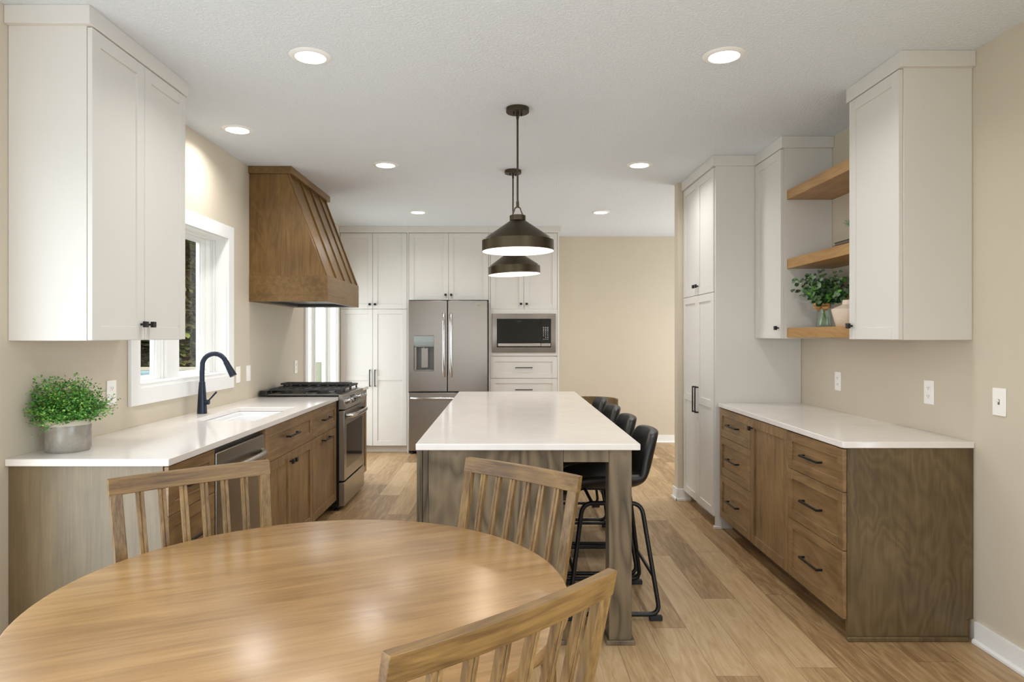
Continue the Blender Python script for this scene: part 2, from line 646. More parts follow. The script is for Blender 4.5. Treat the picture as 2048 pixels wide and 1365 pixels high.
baseboard('baseboard_right', Fr((XR, 0, 0), (0, 1, 0), (0, 0, 1), (-1, 0, 0)), 0.545, 3.072)
baseboard('baseboard_back', Fr((0, YB, 0), (1, 0, 0), (0, 0, 1), (0, -1, 0)), 0.68, XH)
bp = MB()
for fr, a0, a1 in ((Fr((1.492, 0, 0), (0, 1, 0), (0, 0, 1), (-1, 0, 0)), 5.726, 5.866),
                   (Fr((0, 5.742, 0), (1, 0, 0), (0, 0, 1), (0, -1, 0)), 1.478, 1.60)):
    bp.fbox(fr, a0, a1, 0, 0.10, 0, 0.014)
    bp.fbox(fr, a0 - 0.01, a1, 0, 0.02, 0.014, 0.026)
struct('baseboard_partition', bp, MT['trim'], 0.0015)
baseboard('baseboard_left', Fr((XL, 0, 0), (0, 1, 0), (0, 0, 1), (1, 0, 0)), 2.50, 2.66)


# windows ------------------------------------------------------------
def window(name, w, units, casing=0.092, sillh=0.0):
    y0, y1, z0, z1 = w
    root = bpy.data.objects.new(name, None)
    col.objects.link(root)
    root.location = (XL, (y0 + y1) / 2, z0)
    OFF[root.name] = Vector(root.location)
    tag(root, kind='structure')
    fr = Fr((XL, 0, 0), (0, 1, 0), (0, 0, 1), (1, 0, 0))
    MB().ring(fr, (y0 - casing, y1 + casing, z0 - casing, z1 + casing), (y0, y1, z0, z1), 0.001, 0.02).build('casing', MT['trim'], root, 0.002)
    # jamb lining
    MB().ring(fr, (y0, y1, z0, z1), (y0 + 0.012, y1 - 0.012, z0 + 0.012, z1 - 0.012), -0.085, 0.004).build('jamb', MT['trim'], root, 0.001)
    # outer frame, stepped
    f = MB().ring(fr, (y0 + 0.0, y1, z0, z1), (y0 + 0.045, y1 - 0.045, z0 + 0.022, z1 - 0.022), -0.15, -0.086)
    f.ring(fr, (y0 + 0.012, y1 - 0.012, z0 + 0.012, z1 - 0.012), (y0 + 0.03, y1 - 0.03, z0 + 0.018, z1 - 0.018), -0.086, -0.072)
    f.build('frame', MT['trim'], root, 0.0015)
    if units[-1][1] < y1 - 0.08:
        MB().fbox(fr, units[-1][1] + 0.001, y1 - 0.046, z0 + 0.0225, z1 - 0.0225, -0.15, -0.093).build('frame_filler', MT['trim'], root, 0.002)
    n = len(units)
    for k, (a0, a1) in enumerate(units):
        s = MB().ring(fr, (a0, a1, z0 + 0.0225, z1 - 0.0225), (a0 + 0.052, a1 - 0.052, z0 + 0.045, z1 - 0.045), -0.14, -0.10)
        s.ring(fr, (a0 + 0.052, a1 - 0.052, z0 + 0.045, z1 - 0.045), (a0 + 0.060, a1 - 0.060, z0 + 0.052, z1 - 0.052), -0.132, -0.110)
        so = s.build('sash', MT['trim'], root, 0.0015)
        MB().fbox(fr, a0 + 0.056, a1 - 0.056, z0 + 0.048, z1 - 0.048, -0.122, -0.119).build('pane', MT['glass'], so)
    for k in range(n - 1):
        m = (units[k][1] + units[k + 1][0]) / 2
        hw = (units[k + 1][0] - units[k][1]) / 2 - 0.001
        MB().fbox(fr, m - hw, m + hw, z0 + 0.0225, z1 - 0.0225, -0.15, -0.097).fbox(fr, m - hw + 0.03, m + hw - 0.012, z0 + 0.013, z1 - 0.013, -0.097, -0.078).build('mullion', MT['trim'], root, 0.002)
    return root, fr


w1, frw = window('window_1', W1, [(3.66, 4.056), (4.235, 4.655)])
sl = MB().fbox(frw, W1[0] + 0.013, W1[1] - 0.013, W1[2] + 0.0125, W1[2] + 0.024, -0.084, 0.0)
sl.build('window_sill', MT['trim'], w1, 0.002)
cr = MB()
cr.fbox(frw, 4.44, 4.60, 1.160, 1.180, -0.070, -0.045)
cr.tube([(-2.055, 4.50, 1.178), (-2.035, 4.505, 1.20), (-2.028, 4.51, 1.235), (-2.02, 4.515, 1.25)], 0.006, 8)
cr.cyl((-2.02, 4.505, 1.252), (-2.02, 4.545, 1.262), 0.009, 0.009, 10)
cr.build('crank_handle', MT['plastic'], w1, 0.001)
w2, _ = window('window_2', W2, [(6.75, 7.26), (7.32, 7.82)], casing=0.085)

# glazed dining door behind the viewer's left shoulder
dp = bpy.data.objects.new('door_1', None); col.objects.link(dp); OFF[dp.name] = Vector((0, 0, 0)); tag(dp, kind='structure')
frl = Fr((XL, 0, 0), (0, 1, 0), (0, 0, 1), (1, 0, 0))
MB().ring(frl, (DP[0] - 0.09, DP[1] + 0.09, -0.0, DP[3] + 0.09), (DP[0], DP[1], 0.001, DP[3]), 0.001, 0.02).build('casing', MT['trim'], dp, 0.002)
rw = bpy.data.objects.new('window_3', None); col.objects.link(rw); OFF[rw.name] = Vector((0, 0, 0)); tag(rw, kind='structure')
frr = Fr((0, YF, 0), (1, 0, 0), (0, 0, 1), (0, 1, 0))
MB().ring(frr, (-1.85, -0.35, 0.001, 2.21), (-1.76, -0.44, 0.05, 2.12), 0.001, 0.02).build('casing', MT['trim'], rw, 0.002)


rv = bpy.data.objects.new('added_window', None); col.objects.link(rv); OFF[rv.name] = Vector((0, 0, 0)); tag(rv, kind='structure')  # added unseen opening that the right-hand fill lamp shines through
MB().ring(Fr((XR, 0, 0), (0, 1, 0), (0, 0, 1), (-1, 0, 0)), (-2.44, 0.54, 0.001, 2.23), (-2.35, 0.45, 0.08, 2.14), 0.001, 0.02).build('casing', MT['trim'], rv, 0.002)

# ------------------------------------------------------------------ cabinetry
def shaker(name, parent, fr, a0, a1, b0, b1, mat, t=0.02, st=0.058, mids=(), rec=0.008, label=None):
    m = MB()
    m.fbox(fr, a0, a0 + st, b0, b1, 0.001, t)
    m.fbox(fr, a1 - st, a1, b0, b1, 0.001, t)
    ys = [b0] + [q for q in mids] + [b1 - st]
    for q in ys:
        m.fbox(fr, a0 + st, a1 - st, q, q + st, 0.001, t)
    m.fbox(fr, a0 + st - 0.004, a1 - st + 0.004, b0 + st - 0.004, b1 - st + 0.004, 0.002, t - rec)
    o = m.build(name, mat, parent, 0.0012, 1)
    if label: o['label'] = label
    return o


def pull(parent, fr, a, b, L=0.205, vertical=False, c=0.02, out=0.032):
    m = MB()
    w = 0.0055
    if vertical:
        m.fbox(fr, a - w, a + w, b - L / 2, b + L / 2, c + out - 0.009, c + out)
        for s in (-1, 1):
            e = b + s * (L / 2 - w)
            m.fbox(fr, a - w, a + w, e - w, e + w, c, c + out - 0.008)
    else:
        m.fbox(fr, a - L / 2, a + L / 2, b - w, b + w, c + out - 0.009, c + out)
        for s in (-1, 1):
            e = a + s * (L / 2 - w)
            m.fbox(fr, e - w, e + w, b - w, b + w, c, c + out - 0.008)
    return m.build('handle', MT['black'], parent, 0.001, 1)


def knob(parent, fr, a, b, c=0.02):
    m = MB()
    m.cyl(fr.p(a, b, c), fr.p(a, b, c + 0.018), 0.0055, 0.0055, 10)
    m.fbox(fr, a - 0.0135, a + 0.0135, b - 0.0135, b + 0.0135, c + 0.016, c + 0.031)
    return m.build('knob', MT['black'], parent, 0.0015, 1)


def carcass(fr, a0, a1, b0, b1, depth, toe=0.095, toer=0.075, top=False):
    """hollow box behind the plane c=0"""
    m = MB()
    t = 0.018
    bb = b0 + toe
    m.fbox(fr, a0, a0 + t, bb, b1, -depth, 0)
    m.fbox(fr, a1 - t, a1, bb, b1, -depth, 0)
    m.fbox(fr, a0 + t, a1 - t, bb, bb + t, -depth, 0)
    m.fbox(fr, a0 + t, a1 - t, bb + t, b1, -depth, -depth + 0.008)
    m.fbox(fr, a0 + t, a1 - t, b1 - 0.03, b1, -0.02, 0)
    if top:
        m.fbox(fr, a0 + t, a1 - t, b1 - t, b1, -depth + 0.008, -0.02)
    if toe:
        m.fbox(fr, a0, a1, b0, bb, -toer - 0.015, -toer)
        m.fbox(fr, a0, a0 + t, b0, bb, -depth, -toer - 0.015)
        m.fbox(fr, a1 - t, a1, b0, bb, -depth, -toer - 0.015)
    return m


G = 0.0015
CT = 0.927
frL = Fr((-1.376, 0, 0), (0, 1, 0), (0, 0, 1), (1, 0, 0))      # left base fronts
frR = Fr((1.593, 0, 0), (0, 1, 0), (0, 0, 1), (-1, 0, 0))      # right base fronts
BT = 0.897
DZ = (0.0975, 0.4155, 0.6885, 0.892)      # joints of a three-drawer stack


def drawers3(root, fr, a0, a1, mat=None):
    for k in range(3):
        d = shaker('drawer', root, fr, a0 + G, a1 - G, DZ[k] + G, DZ[k + 1] - G, mat or MT['cabwood_h'], st=0.05)
        pull(d, fr, (a0 + a1) / 2, (DZ[k] + DZ[k + 1]) / 2)


def end_panel(parent, x0, x1, y0, y1, mat, shoe=None, notch=None, name='end_panel'):
    m = MB()
    if notch:
        xa, xb = (x0, x1 - 0.028) if notch > 0 else (x0 + 0.028, x1)
        m.prism(Fr((0, y0, 0), (1, 0, 0), (0, 0, 1), (0, 1, 0)), [(xa, 0), (xb, 0), (xb, 0.102), (x1, 0.102), (x1, BT - 0.001), (xa, BT - 0.001)], 0, y1 - y0)
    else:
        m.box(x0, x1, y0, y1, 0.0, BT - 0.001)
    o = m.build(name, mat, parent, 0.001, 1)
    if shoe:
        MB().box(*shoe).build('shoe_moulding', mat, parent, 0.004, 2)
    return o


# left base run
t = thing('base_cabinet', 'brown three-drawer base cabinet at the near end of the left counter, pale end panel', 'cabinet', (-1.69, 2.9, 0))
carcass(frL, 2.692, 3.108, 0, BT, 0.622).build('body', MT['cabwood'], t)
end_panel(t, -1.998, -1.376, 2.676, 2.691, MT['paleend'], (-1.97, -1.37, 2.664, 2.6755, 0, 0.022))
drawers3(t, frL, 2.680, 3.108)

t = thing('sink_cabinet', 'brown wooden base cabinet under the sink, one wide drawer front over two doors', 'cabinet', (-1.69, 4.22, 0))
carcass(frL, 3.758, 4.687, 0, BT, 0.622).build('body', MT['cabwood'], t)
d = shaker('drawer', t, frL, 3.758 + G, 4.687 - G, DZ[2] + G, DZ[3], MT['cabwood_h'])
pull(d, frL, 4.222, 0.795)
d = shaker('door', t, frL, 3.758 + G, 4.2225 - G, DZ[0], DZ[2] - G, MT['cabwood'])
knob(d, frL, 4.2225 - 0.032, DZ[2] - 0.06)
d = shaker('door', t, frL, 4.2225 + G, 4.687 - G, DZ[0], DZ[2] - G, MT['cabwood'])
knob(d, frL, 4.2225 + 0.032, DZ[2] - 0.06)

t = thing('base_cabinet', 'brown wooden base cabinet between sink cabinet and range, one drawer over one pull-out door', 'cabinet', (-1.69, 5.0, 0))
carcass(frL, 4.689, 5.352, 0, BT, 0.622).build('body', MT['cabwood'], t)
d = shaker('drawer', t, frL, 4.689 + G, 5.352 - G, DZ[2] + G, DZ[3], MT['cabwood_h'])
pull(d, frL, 5.02, 0.795)
d = shaker('door', t, frL, 4.689 + G, 5.352 - G, DZ[0], DZ[2] - G, MT['cabwood'])
pull(d, frL, 5.02, DZ[2] - 0.045)

t = thing('base_cabinet', 'narrow brown base cabinet on the far side of the gas range', 'cabinet', (-1.69, 6.34, 0))
carcass(frL, 6.160, 6.515, 0, BT, 0.622).build('body', MT['cabwood'], t)
shaker('door', t, frL, 6.160 + G, 6.515 - G, DZ[0], DZ[3], MT['cabwood'])

# right base run
t = thing('base_cabinet', 'brown three-drawer base cabinet at the near end of the right counter, dark end panel', 'cabinet', (1.89, 3.4, 0))
carcass(frR, 3.112, 3.698, 0, BT, 0.58).build('body', MT['cabwood'], t)
end_panel(t, 1.593, 2.178, 3.092, 3.1105, MT['endwood'], (1.588, 2.15, 3.079, 3.0915, 0, 0.022), notch=1)
drawers3(t, frR, 3.096, 3.698)
t = thing('base_cabinet', 'brown single-door base cabinet between the two drawer stacks of the right counter', 'cabinet', (1.89, 3.98, 0))
carcass(frR, 3.700, 4.263, 0, BT, 0.58).build('body', MT['cabwood'], t)
d = shaker('door', t, frR, 3.700 + G, 4.263 - G, DZ[0], DZ[3], MT['cabwood'])
knob(d, frR, 4.263 - 0.034, 0.832)
t = thing('base_cabinet', 'brown three-drawer base cabinet at the far end of the right counter, against the white pantry', 'cabinet', (1.89, 4.57, 0))
carcass(frR, 4.265, 4.870, 0, BT, 0.58).build('body', MT['cabwood'], t)
drawers3(t, frR, 4.265, 4.870)

# countertops
m = MB().ring(WORLD, (-1.999, -1.342, 2.655, 5.360), (-1.835, -1.452, 3.852, 4.586), BT + 0.0005, CT)
tag(m.build('countertop', MT['quartz'], bevel=0.004, seg=3, loc=(-1.67, 4.0, BT)), 'long white quartz countertop along the left wall, with the sink cut in', 'countertop')
m = MB().box(-1.999, -1.342, 6.158, 6.54, BT + 0.0005, CT)
tag(m.build('countertop', MT['quartz'], bevel=0.004, seg=3, loc=(-1.67, 6.35, BT)), 'short white countertop piece beyond the gas range', 'countertop')
m = MB()
m.prism(WORLD, [(1.566, 4.885), (2.179, 4.885), (2.179, 3.084), (1.582, 3.084), (1.571, 3.089), (1.566, 3.10)], BT + 0.0005, CT)
tag(m.build('countertop', MT['quartz'], bevel=0.003, seg=3, loc=(1.87, 4.0, BT)), 'white quartz countertop of the right-hand cabinets below the open shelves', 'countertop')

# sink
t = thing('kitchen_sink', 'white undermount sink set in the left countertop', 'sink', (-1.643, 4.22, 0.66))
m = MB()
o_, i_ = (-1.855, -1.432, 3.832, 4.606), (-1.833, -1.454, 3.854, 4.584)
m.ring(WORLD, o_, i_, 0.68, BT - 0.0005)
m.box(o_[0], o_[1], o_[2], o_[3], 0.665, 0.681)
m.ring(WORLD, i_, (i_[0] + 0.014, i_[1] - 0.014, i_[2] + 0.014, i_[3] - 0.014), 0.68, 0.87)
m.build('basin', MT['porcelain'], t, 0.006, 3)
MB().lathe([(0, 0.6815), (0.045, 0.6815), (0.05, 0.684), (0.055, 0.6812)], (-1.643, 4.22, 0), 24).build('drain', MT['chrome'], t)

# faucet
t = thing('kitchen_faucet', 'tall dark blue-black pull-down kitchen faucet behind the sink', 'faucet', (-1.92, 4.215, CT))
fx, fy = -1.92, 4.215
MB().lathe([(0, 0), (0.030, 0), (0.030, 0.006), (0.0285, 0.03), (0.024, 0.12), (0.0185, 0.20), (0, 0.20)], (fx, fy, CT + 0.0005), 28).build('base', MT['faucet'], t)
pts = [(fx, fy, CT + 0.198), (fx, fy, CT + 0.26), (fx + 0.002, fy, CT + 0.30)]
for k in range(1, 13):
    a = PI - k * (PI * 0.88) / 12
    pts.append((fx + 0.078 + 0.077 * math.cos(a), fy, CT + 0.302 + 0.077 * math.sin(a)))
MB().tube(pts, 0.0150, 18).build('spout', MT['faucet'], t)
e = Vector(pts[-1]); dr = (Vector(pts[-1]) - Vector(pts[-2])).normalized()
MB().tube([e + dr * 0.001, e + dr * 0.03, e + dr * 0.085, e + dr * 0.105], [0.0168, 0.0175, 0.0215, 0.0225], 20).build('spray_head', MT['faucet'], t, 0.001, 1)
m = MB().cyl((fx + 0.022, fy, CT + 0.072), (fx + 0.045, fy, CT + 0.072), 0.016, 0.016, 18)
m.tube([(fx + 0.038, fy, CT + 0.078), (fx + 0.092, fy, CT + 0.137)], [0.005, 0.006], 10)
m.build('lever', MT['faucet'], t, 0.001, 1)

# upper cabinets ------------------------------------------------------
def upper(label, side, y0, y1, doors, knobs, xf, xw, z0=1.40):
    """side +1: doors face +x (on the left wall); -1: doors face -x (on the right wall)"""
    t = thing('upper_cabinet', label, 'cabinet', ((xf + xw) / 2, (y0 + y1) / 2, z0))
    fr = Fr((xf, 0, 0), (0, 1, 0), (0, 0, 1), (side, 0, 0))
    MB().fbox(fr, y0, y1, z0, 2.74, -abs(xf - xw) + 0.001, 0).build('body', MT['white'], t, 0.0012, 1)
    m = MB()
    m.fbox(fr, y0 - 0.024, y1 + (0.02 if y1 < 4.5 else 0), 2.668, 2.7425, -abs(xf - xw) + 0.001, 0.026)
    m.build('crown', MT['white'], t, 0.0015, 1)
    for (a, b), ka in zip(doors, knobs):
        d = shaker('door', t, fr, a + G, b - G, z0 + 0.002, 2.664, MT['white'], t=0.021)
        if ka:
            knob(d, fr, ka, z0 + 0.072, 0.021)
    return t


upper('white two-door wall cabinet reaching the ceiling at the near end of the left wall', 1, 2.676, 3.463, [(2.678, 3.069), (3.069, 3.461)], [3.036, 3.102], -1.684, XL)
upper('white single-door wall cabinet at the near side of the open wooden shelves', -1, 3.100, 3.552, [(3.102, 3.55)], [3.516], 1.858, XR)
upper('white single-door wall cabinet between open wooden shelves and tall pantry', -1, 4.426, 4.868, [(4.43, 4.884)], [4.848 - 0.386], 1.858, XR)
# shelves
for k, (z, lab) in enumerate(((1.409, 'lowest stained wooden shelf, holding the eucalyptus vase and cream vase'), (1.866, 'middle stained wooden shelf, holding dark books'),
                              (2.325, 'topmost stained wooden shelf, empty, between the white wall cabinets'))):
    m = MB().box(1.876, 2.179, 3.553, 4.425, z, z + 0.063)
    tag(m.build('wall_shelf', MT['shelfwood'], bevel=0.002, loc=(2.03, 3.99, z)), lab, 'shelf', 'floating shelves between the wall cabinets')

# pantry on the right
frP = Fr((1.558, 0, 0), (0, 1, 0), (0, 0, 1), (-1, 0, 0))
t = thing('pantry_cabinet', 'tall white four-door pantry cabinet built against the right wall', 'cabinet', (1.86, 5.32, 0))
m = MB()
m.box(1.558, 2.178, 4.908, 5.738, 0.085, 2.74)
m.box(1.63, 2.178, 4.908, 5.738, 0.0, 0.085)
m.build('body', MT['white'], t)
MB().box(1.548, 2.178, 4.889, 4.907, 0.0, 2.74).build('side_panel', MT['white'], t, 0.001, 1)
MB().box(1.535, 1.592, 4.874, 4.8885, 0.0, 0.02).box(1.535, 1.5475, 4.8885, 4.907, 0, 0.02).build('shoe_moulding', MT['white'], t, 0.003)
MB().box(1.522, 1.835, 4.870, 5.738, 2.668, 2.7425).build('crown', MT['white'], t, 0.0015, 1)
for (a, b, kn) in ((4.911, 5.325, 5.325 - 0.033), (5.325, 5.735, 5.325 + 0.033)):
    d = shaker('door', t, frP, a + G, b - G, 1.745, 2.664, MT['white'])
    knob(d, frP, kn, 1.815)
    d = shaker('door', t, frP, a + G, b - G, 0.088, 1.741, MT['white'], mids=(0.878,))
    pull(d, frP, kn, 0.91, 0.21, True)

# tall run on the back wall
YFc = 8.07
frB = Fr((0, YFc, 0), (1, 0, 0), (0, 0, 1), (0, -1, 0))
t = thing('tall_cabinet', 'tall white four-door cabinet left of the refrigerator', 'cabinet', (-1.6, 8.4, 0))
m = MB()
m.box(-1.998, -1.185, YFc, YB - 0.002, 0.085, 2.74)
m.box(-1.998, -1.185, YFc + 0.07, YB - 0.002, 0.0, 0.085)
m.build('body', MT['white'], t)
MB().box(-1.184, -1.166, YFc - 0.02, YB - 0.002, 0.0, 2.74).build('side_panel', MT['white'], t, 0.001, 1)
MB().box(-1.998, -1.166, YFc - 0.045, YFc - 0.0205, 2.668, 2.7425).build('crown', MT['white'], t, 0.0015, 1)
for (a, b, kn) in ((-1.995, -1.602, -1.602 - 0.032), (-1.602, -1.187, -1.602 + 0.032)):
    d = shaker('door', t, frB, a + G, b - G, 1.745, 2.664, MT['white'])
    knob(d, frB, kn, 1.80)
    d = shaker('door', t, frB, a + G, b - G, 0.088, 1.741, MT['white'], mids=(0.878,))
    pull(d, frB, kn, 0.908, 0.205, True)
t = thing('bridge_cabinet', 'white two-door cabinet above the refrigerator', 'cabinet', (-0.68, 8.4, 1.85))
MB().box(-1.165, -0.199, YFc, YB - 0.002, 1.852, 2.74).build('body', MT['white'], t)
MB().box(-1.1655, -0.1975, YFc - 0.045, YFc - 0.0205, 2.668, 2.7425).build('crown', MT['white'], t, 0.0015, 1)
for (a, b, kn) in ((-1.164, -0.684, -0.684 - 0.034), (-0.684, -0.200, -0.684 + 0.034)):
    d = shaker('door', t, frB, a + G, b - G, 1.853, 2.664, MT['white'])
    knob(d, frB, kn, 1.915)
t = thing('oven_cabinet', 'tall white cabinet right of the refrigerator, framing the microwave', 'cabinet', (0.24, 8.4, 0))
m = MB()
m.box(-0.197, -0.179, YFc - 0.02, YB - 0.002, 0, 2.74).box(0.634, 0.655, YFc - 0.02, YB - 0.002, 0, 2.74)
m.build('side_panel', MT['white'], t, 0.001, 1)
m = MB()
m.box(-0.178, 0.633, YFc, YB - 0.002, 1.745, 2.74)
m.box(-0.178, 0.633, YFc, YB - 0.002, 0.085, 1.18)
m.box(-0.178, 0.633, YFc + 0.07, YB - 0.002, 0.0, 0.085)
m.box(-0.178, 0.633, YB - 0.02, YB - 0.002, 1.18, 1.745)
m.ring(frB, (-0.178, 0.633, 1.1805, 1.7445), (-0.12, 0.58, 1.24, 1.67), -0.018, 0.018)
m.build('body', MT['white'], t)
MB().box(-0.197, 0.68, YFc - 0.045, YFc - 0.0205, 2.668, 2.7425).build('crown', MT['white'], t, 0.0015, 1)
for (a, b, kn) in ((-0.176, 0.228, 0.228 - 0.034), (0.228, 0.632, 0.228 + 0.034)):
    d = shaker('door', t, frB, a + G, b - G, 1.745, 2.664, MT['white'])
    knob(d, frB, kn, 1.805)
for z0, z1 in ((0.905, 1.165), (0.5, 0.902), (0.088, 0.497)):
    d = shaker('drawer', t, frB, -0.176, 0.632, z0 + G, z1 - G, MT['white'])
    pull(d, frB, 0.228, {0.905: 1.034, 0.5: 0.767}.get(z0, (z0 + z1) / 2), 0.21)
tag(MB().box(0.656, 0.668, YFc - 0.01, YB - 0.003, 0, 0.10).build('trim_1', MT['trim'], bevel=0.001), kind='structure')


def lettering(text, size, fr, a, b, c, mat, parent, bold=0.0):
    cu = bpy.data.curves.new('lettering', 'FONT')
    cu.body = text
    cu.size = size
    cu.align_x = 'CENTER'
    cu.align_y = 'CENTER'
    cu.extrude = 0.0003
    cu.offset = bold
    tmp = bpy.data.objects.new('tmp', cu)
    col.objects.link(tmp)
    dg = bpy.context.evaluated_depsgraph_get()
    me = bpy.data.meshes.new_from_object(tmp.evaluated_get(dg))
    bpy.data.objects.remove(tmp)
    M = Matrix((tuple(fr.u), tuple(fr.v), tuple(fr.n))).transposed().to_4x4()
    M.translation = fr.p(a, b, c) - OFF[parent.name]
    me.transform(M)
    me.materials.clear()
    me.materials.append(mat)
    o = bpy.data.objects.new('lettering', me)
    col.objects.link(o)
    o.parent = parent
    OFF[o.name] = OFF[parent.name]
    return o


MT['print'] = Mat('printed_grey', gray(0.06), 0.5).m
MT['printw'] = Mat('printed_white', gray(0.7), 0.5).m

MT['cavity'] = Mat('dispenser_cavity_grey', gray(0.10), 0.35).m
MT['badge'] = Mat('badge_silver', srgb(178, 174, 160), 0.45, 0.2).m
# refrigerator ---------------------------------------------------------
YD = 8.02
frF = Fr((0, YD, 0), (1, 0, 0), (0, 0, 1), (0, -1, 0))
t = thing('refrigerator', 'stainless steel French-door refrigerator with bottom freezer and water dispenser', 'refrigerator', (-0.68, 8.4, 0))
MB().box(-1.150, -0.203, YD + 0.005, YB - 0.06, 0.035, 1.835).build('body', MT['darkgrey'], t, 0.003)


def steel_door(name, a0, a1, b0, b1, hole=None):
    m = MB()
    if hole:
        m.ring(frF, (a0, a1, b0, b1), hole, 0.004, 0.055)
    else:
        m.fbox(frF, a0, a1, b0, b1, 0.004, 0.055)
    return m.build(name, MT['steel'], t, 0.004, 3)


HO = (-1.093, -0.851, 1.000, 1.418)
d1 = steel_door('door', -1.155, -0.694, 0.752, 1.842, HO)
d2 = steel_door('door', -0.683, -0.212, 0.752, 1.842)
d3 = steel_door('freezer_drawer', -1.155, -0.212, 0.040, 0.737)


def bow_handle(parent, fr, p0, p1, out, r, base, mat=None, n=16, w=None, name='handle'):
    """bar that bows outward; p=(a,b)"""
    pts = []
    for k in range(n + 1):
        s = k / n
        a = p0[0] + (p1[0] - p0[0]) * s
        b = p0[1] + (p1[1] - p0[1]) * s
        c = base + 0.012 + (out - 0.012) * (1 - (2 * s - 1) ** 4) if 0 < s < 1 else base
        pts.append(fr.p(a, b, c))
    return MB().tube(pts, r, 14, flat=1.0 if w is None else w).build(name, mat or MT['chrome'], parent, 0, smooth=60)


bow_handle(d1, frF, (-0.731, 0.93), (-0.731, 1.69), 0.055, 0.0165, 0.055)
bow_handle(d2, frF, (-0.645, 0.93), (-0.645, 1.69), 0.055, 0.0165, 0.055)
bow_handle(d3, frF, (-1.125, 0.672), (-0.245, 0.672), 0.055, 0.0165, 0.055)
m = MB()
m.fbox(frF, HO[0], HO[1], 1.345, HO[3], 0.006, 0.056)
m.prism(Fr(frF.p(HO[0], 0, 0), frF.n, frF.v, frF.u), [(0.006, 1.345), (0.056, 1.345), (0.052, 1.305), (0.035, 1.285), (0.006, 1.285)], 0, HO[1] - HO[0])
MB().fbox(frF, HO[0] + 0.001, HO[1] - 0.001, HO[2] + 0.001, HO[3] - 0.001, 0.004, 0.0058).build('dispenser_cavity', MT['cavity'], d1)
dsp = m.build('dispenser', MT['grey'], d1, 0.002)
m = MB()
m.fbox(frF, HO[0] + 0.002, HO[0] + 0.03, HO[2] + 0.002, 1.284, 0.007, 0.03)
m.fbox(frF, -1.005, -0.925, 1.035, 1.275, 0.008, 0.022)
m.fbox(frF, HO[0], HO[1], HO[2] + 0.001, HO[2] + 0.012, 0.006, 0.06)
m.cyl(frF.p(-0.965, 1.284, 0.03), frF.p(-0.965, 1.27, 0.03), 0.018, 0.015, 14)
m.build('dispenser_paddle', MT['steel'], d1, 0.002)
m = MB().fbox(frF, -0.354, -0.268, 1.767, 1.800, 0.0552, 0.058)
bd = m.build('badge', MT['badge'], d2, 0.001, 1)
lettering('FRIGIDAIRE', 0.0135, frF, -0.311, 1.7885, 0.0582, MT['print'], d2)
lettering('GALLERY', 0.009, frF, -0.311, 1.7755, 0.0582, MT['print'], d2)
m = MB()
for a in (-1.12, -0.25):
    m.lathe([(0, 0), (0.022, 0), (0.022, 0.02), (0.012, 0.022), (0.012, 0.034), (0, 0.034)], (a, 8.01, 0), 16)
m.fbox(frF, -1.14, -0.22, 0.008, 0.036, -0.09, -0.01)
m.build('foot', MT['rubber'], t)

# microwave --------------------------------------------------------------
frM = Fr((0, YFc - 0.0185, 0), (1, 0, 0), (0, 0, 1), (0, -1, 0))
t = thing('microwave', 'built-in black microwave with wide stainless steel trim frame', 'microwave', (0.23, 8.3, 1.22))
MB().fbox(frM, -0.095, 0.555, 1.285, 1.622, -0.40, 0.002).build('body', MT['darkgrey'], t)
MB().ring(frM, (-0.155, 0.615, 1.216, 1.687), (-0.098, 0.556, 1.280, 1.624), 0.0005, 0.012, 0.026).build('trim_frame', MT['steel'], t, 0.002)
dm = MB().fbox(frM, -0.094, 0.430, 1.288, 1.621, 0.003, 0.028).build('door', MT['blackglass'], t, 0.002)
MB().fbox(frM, -0.086, 0.4285, 1.292, 1.329, 0.0282, 0.040).build('handle', MT['steel'], dm, 0.003)
lettering('FRIGIDAIRE', 0.013, frM, 0.17, 1.597, 0.0284, MT['print'], dm)
lettering('GALLERY', 0.008, frM, 0.17, 1.585, 0.0284, MT['print'], dm)
cp = MB().fbox(frM, 0.4335, 0.552, 1.288, 1.621, 0.003, 0.028).build('control_panel', MT['blackglass'], t, 0.002)
MB().fbox(frM, 0.4345, 0.548, 1.292, 1.329, 0.0282, 0.034).build('panel_strip', MT['steel'], cp, 0.002)
m = MB()
for r in range(8):
    for c in range(3):
        if r == 6 and c == 0: continue
        hw, hh = (0.0065, 0.0035) if r < 3 or r == 7 else (0.0028, 0.0045)
        if r == 6 and c == 2: hw, hh = 0.009, 0.002
        if r == 7: hh = 0.002
        a, b = 0.466 + c * 0.025, 1.520 - r * 0.0203
        m.fbox(frM, a - hw, a + hw, b - hh, b + hh, 0.0281, 0.0286)
m.build('keypad', MT['printw'], cp)

# dishwasher ---------------------------------------------------------------
t = thing('dishwasher', 'stainless steel dishwasher under the left countertop, bowed bar handle', 'dishwasher', (-1.69, 3.43, 0))
MB().fbox(frL, 3.116, 3.750, 0.02, 0.880, -0.58, -0.012).build('body', MT['darkgrey'], t)
dd = MB().fbox(frL, 3.120, 3.746, 0.115, 0.868, -0.0115, 0.022).build('door', MT['steel_y'], t, 0.004, 3)
bow_handle(dd, frL, (3.16, 0.775), (3.706, 0.775), 0.052, 0.016, 0.022, MT['steel_y'], w=1.3)
MB().fbox(frL, 3.120, 3.746, 0.021, 0.108, -0.07, -0.045).build('toe_kick', MT['darkgrey'], t)

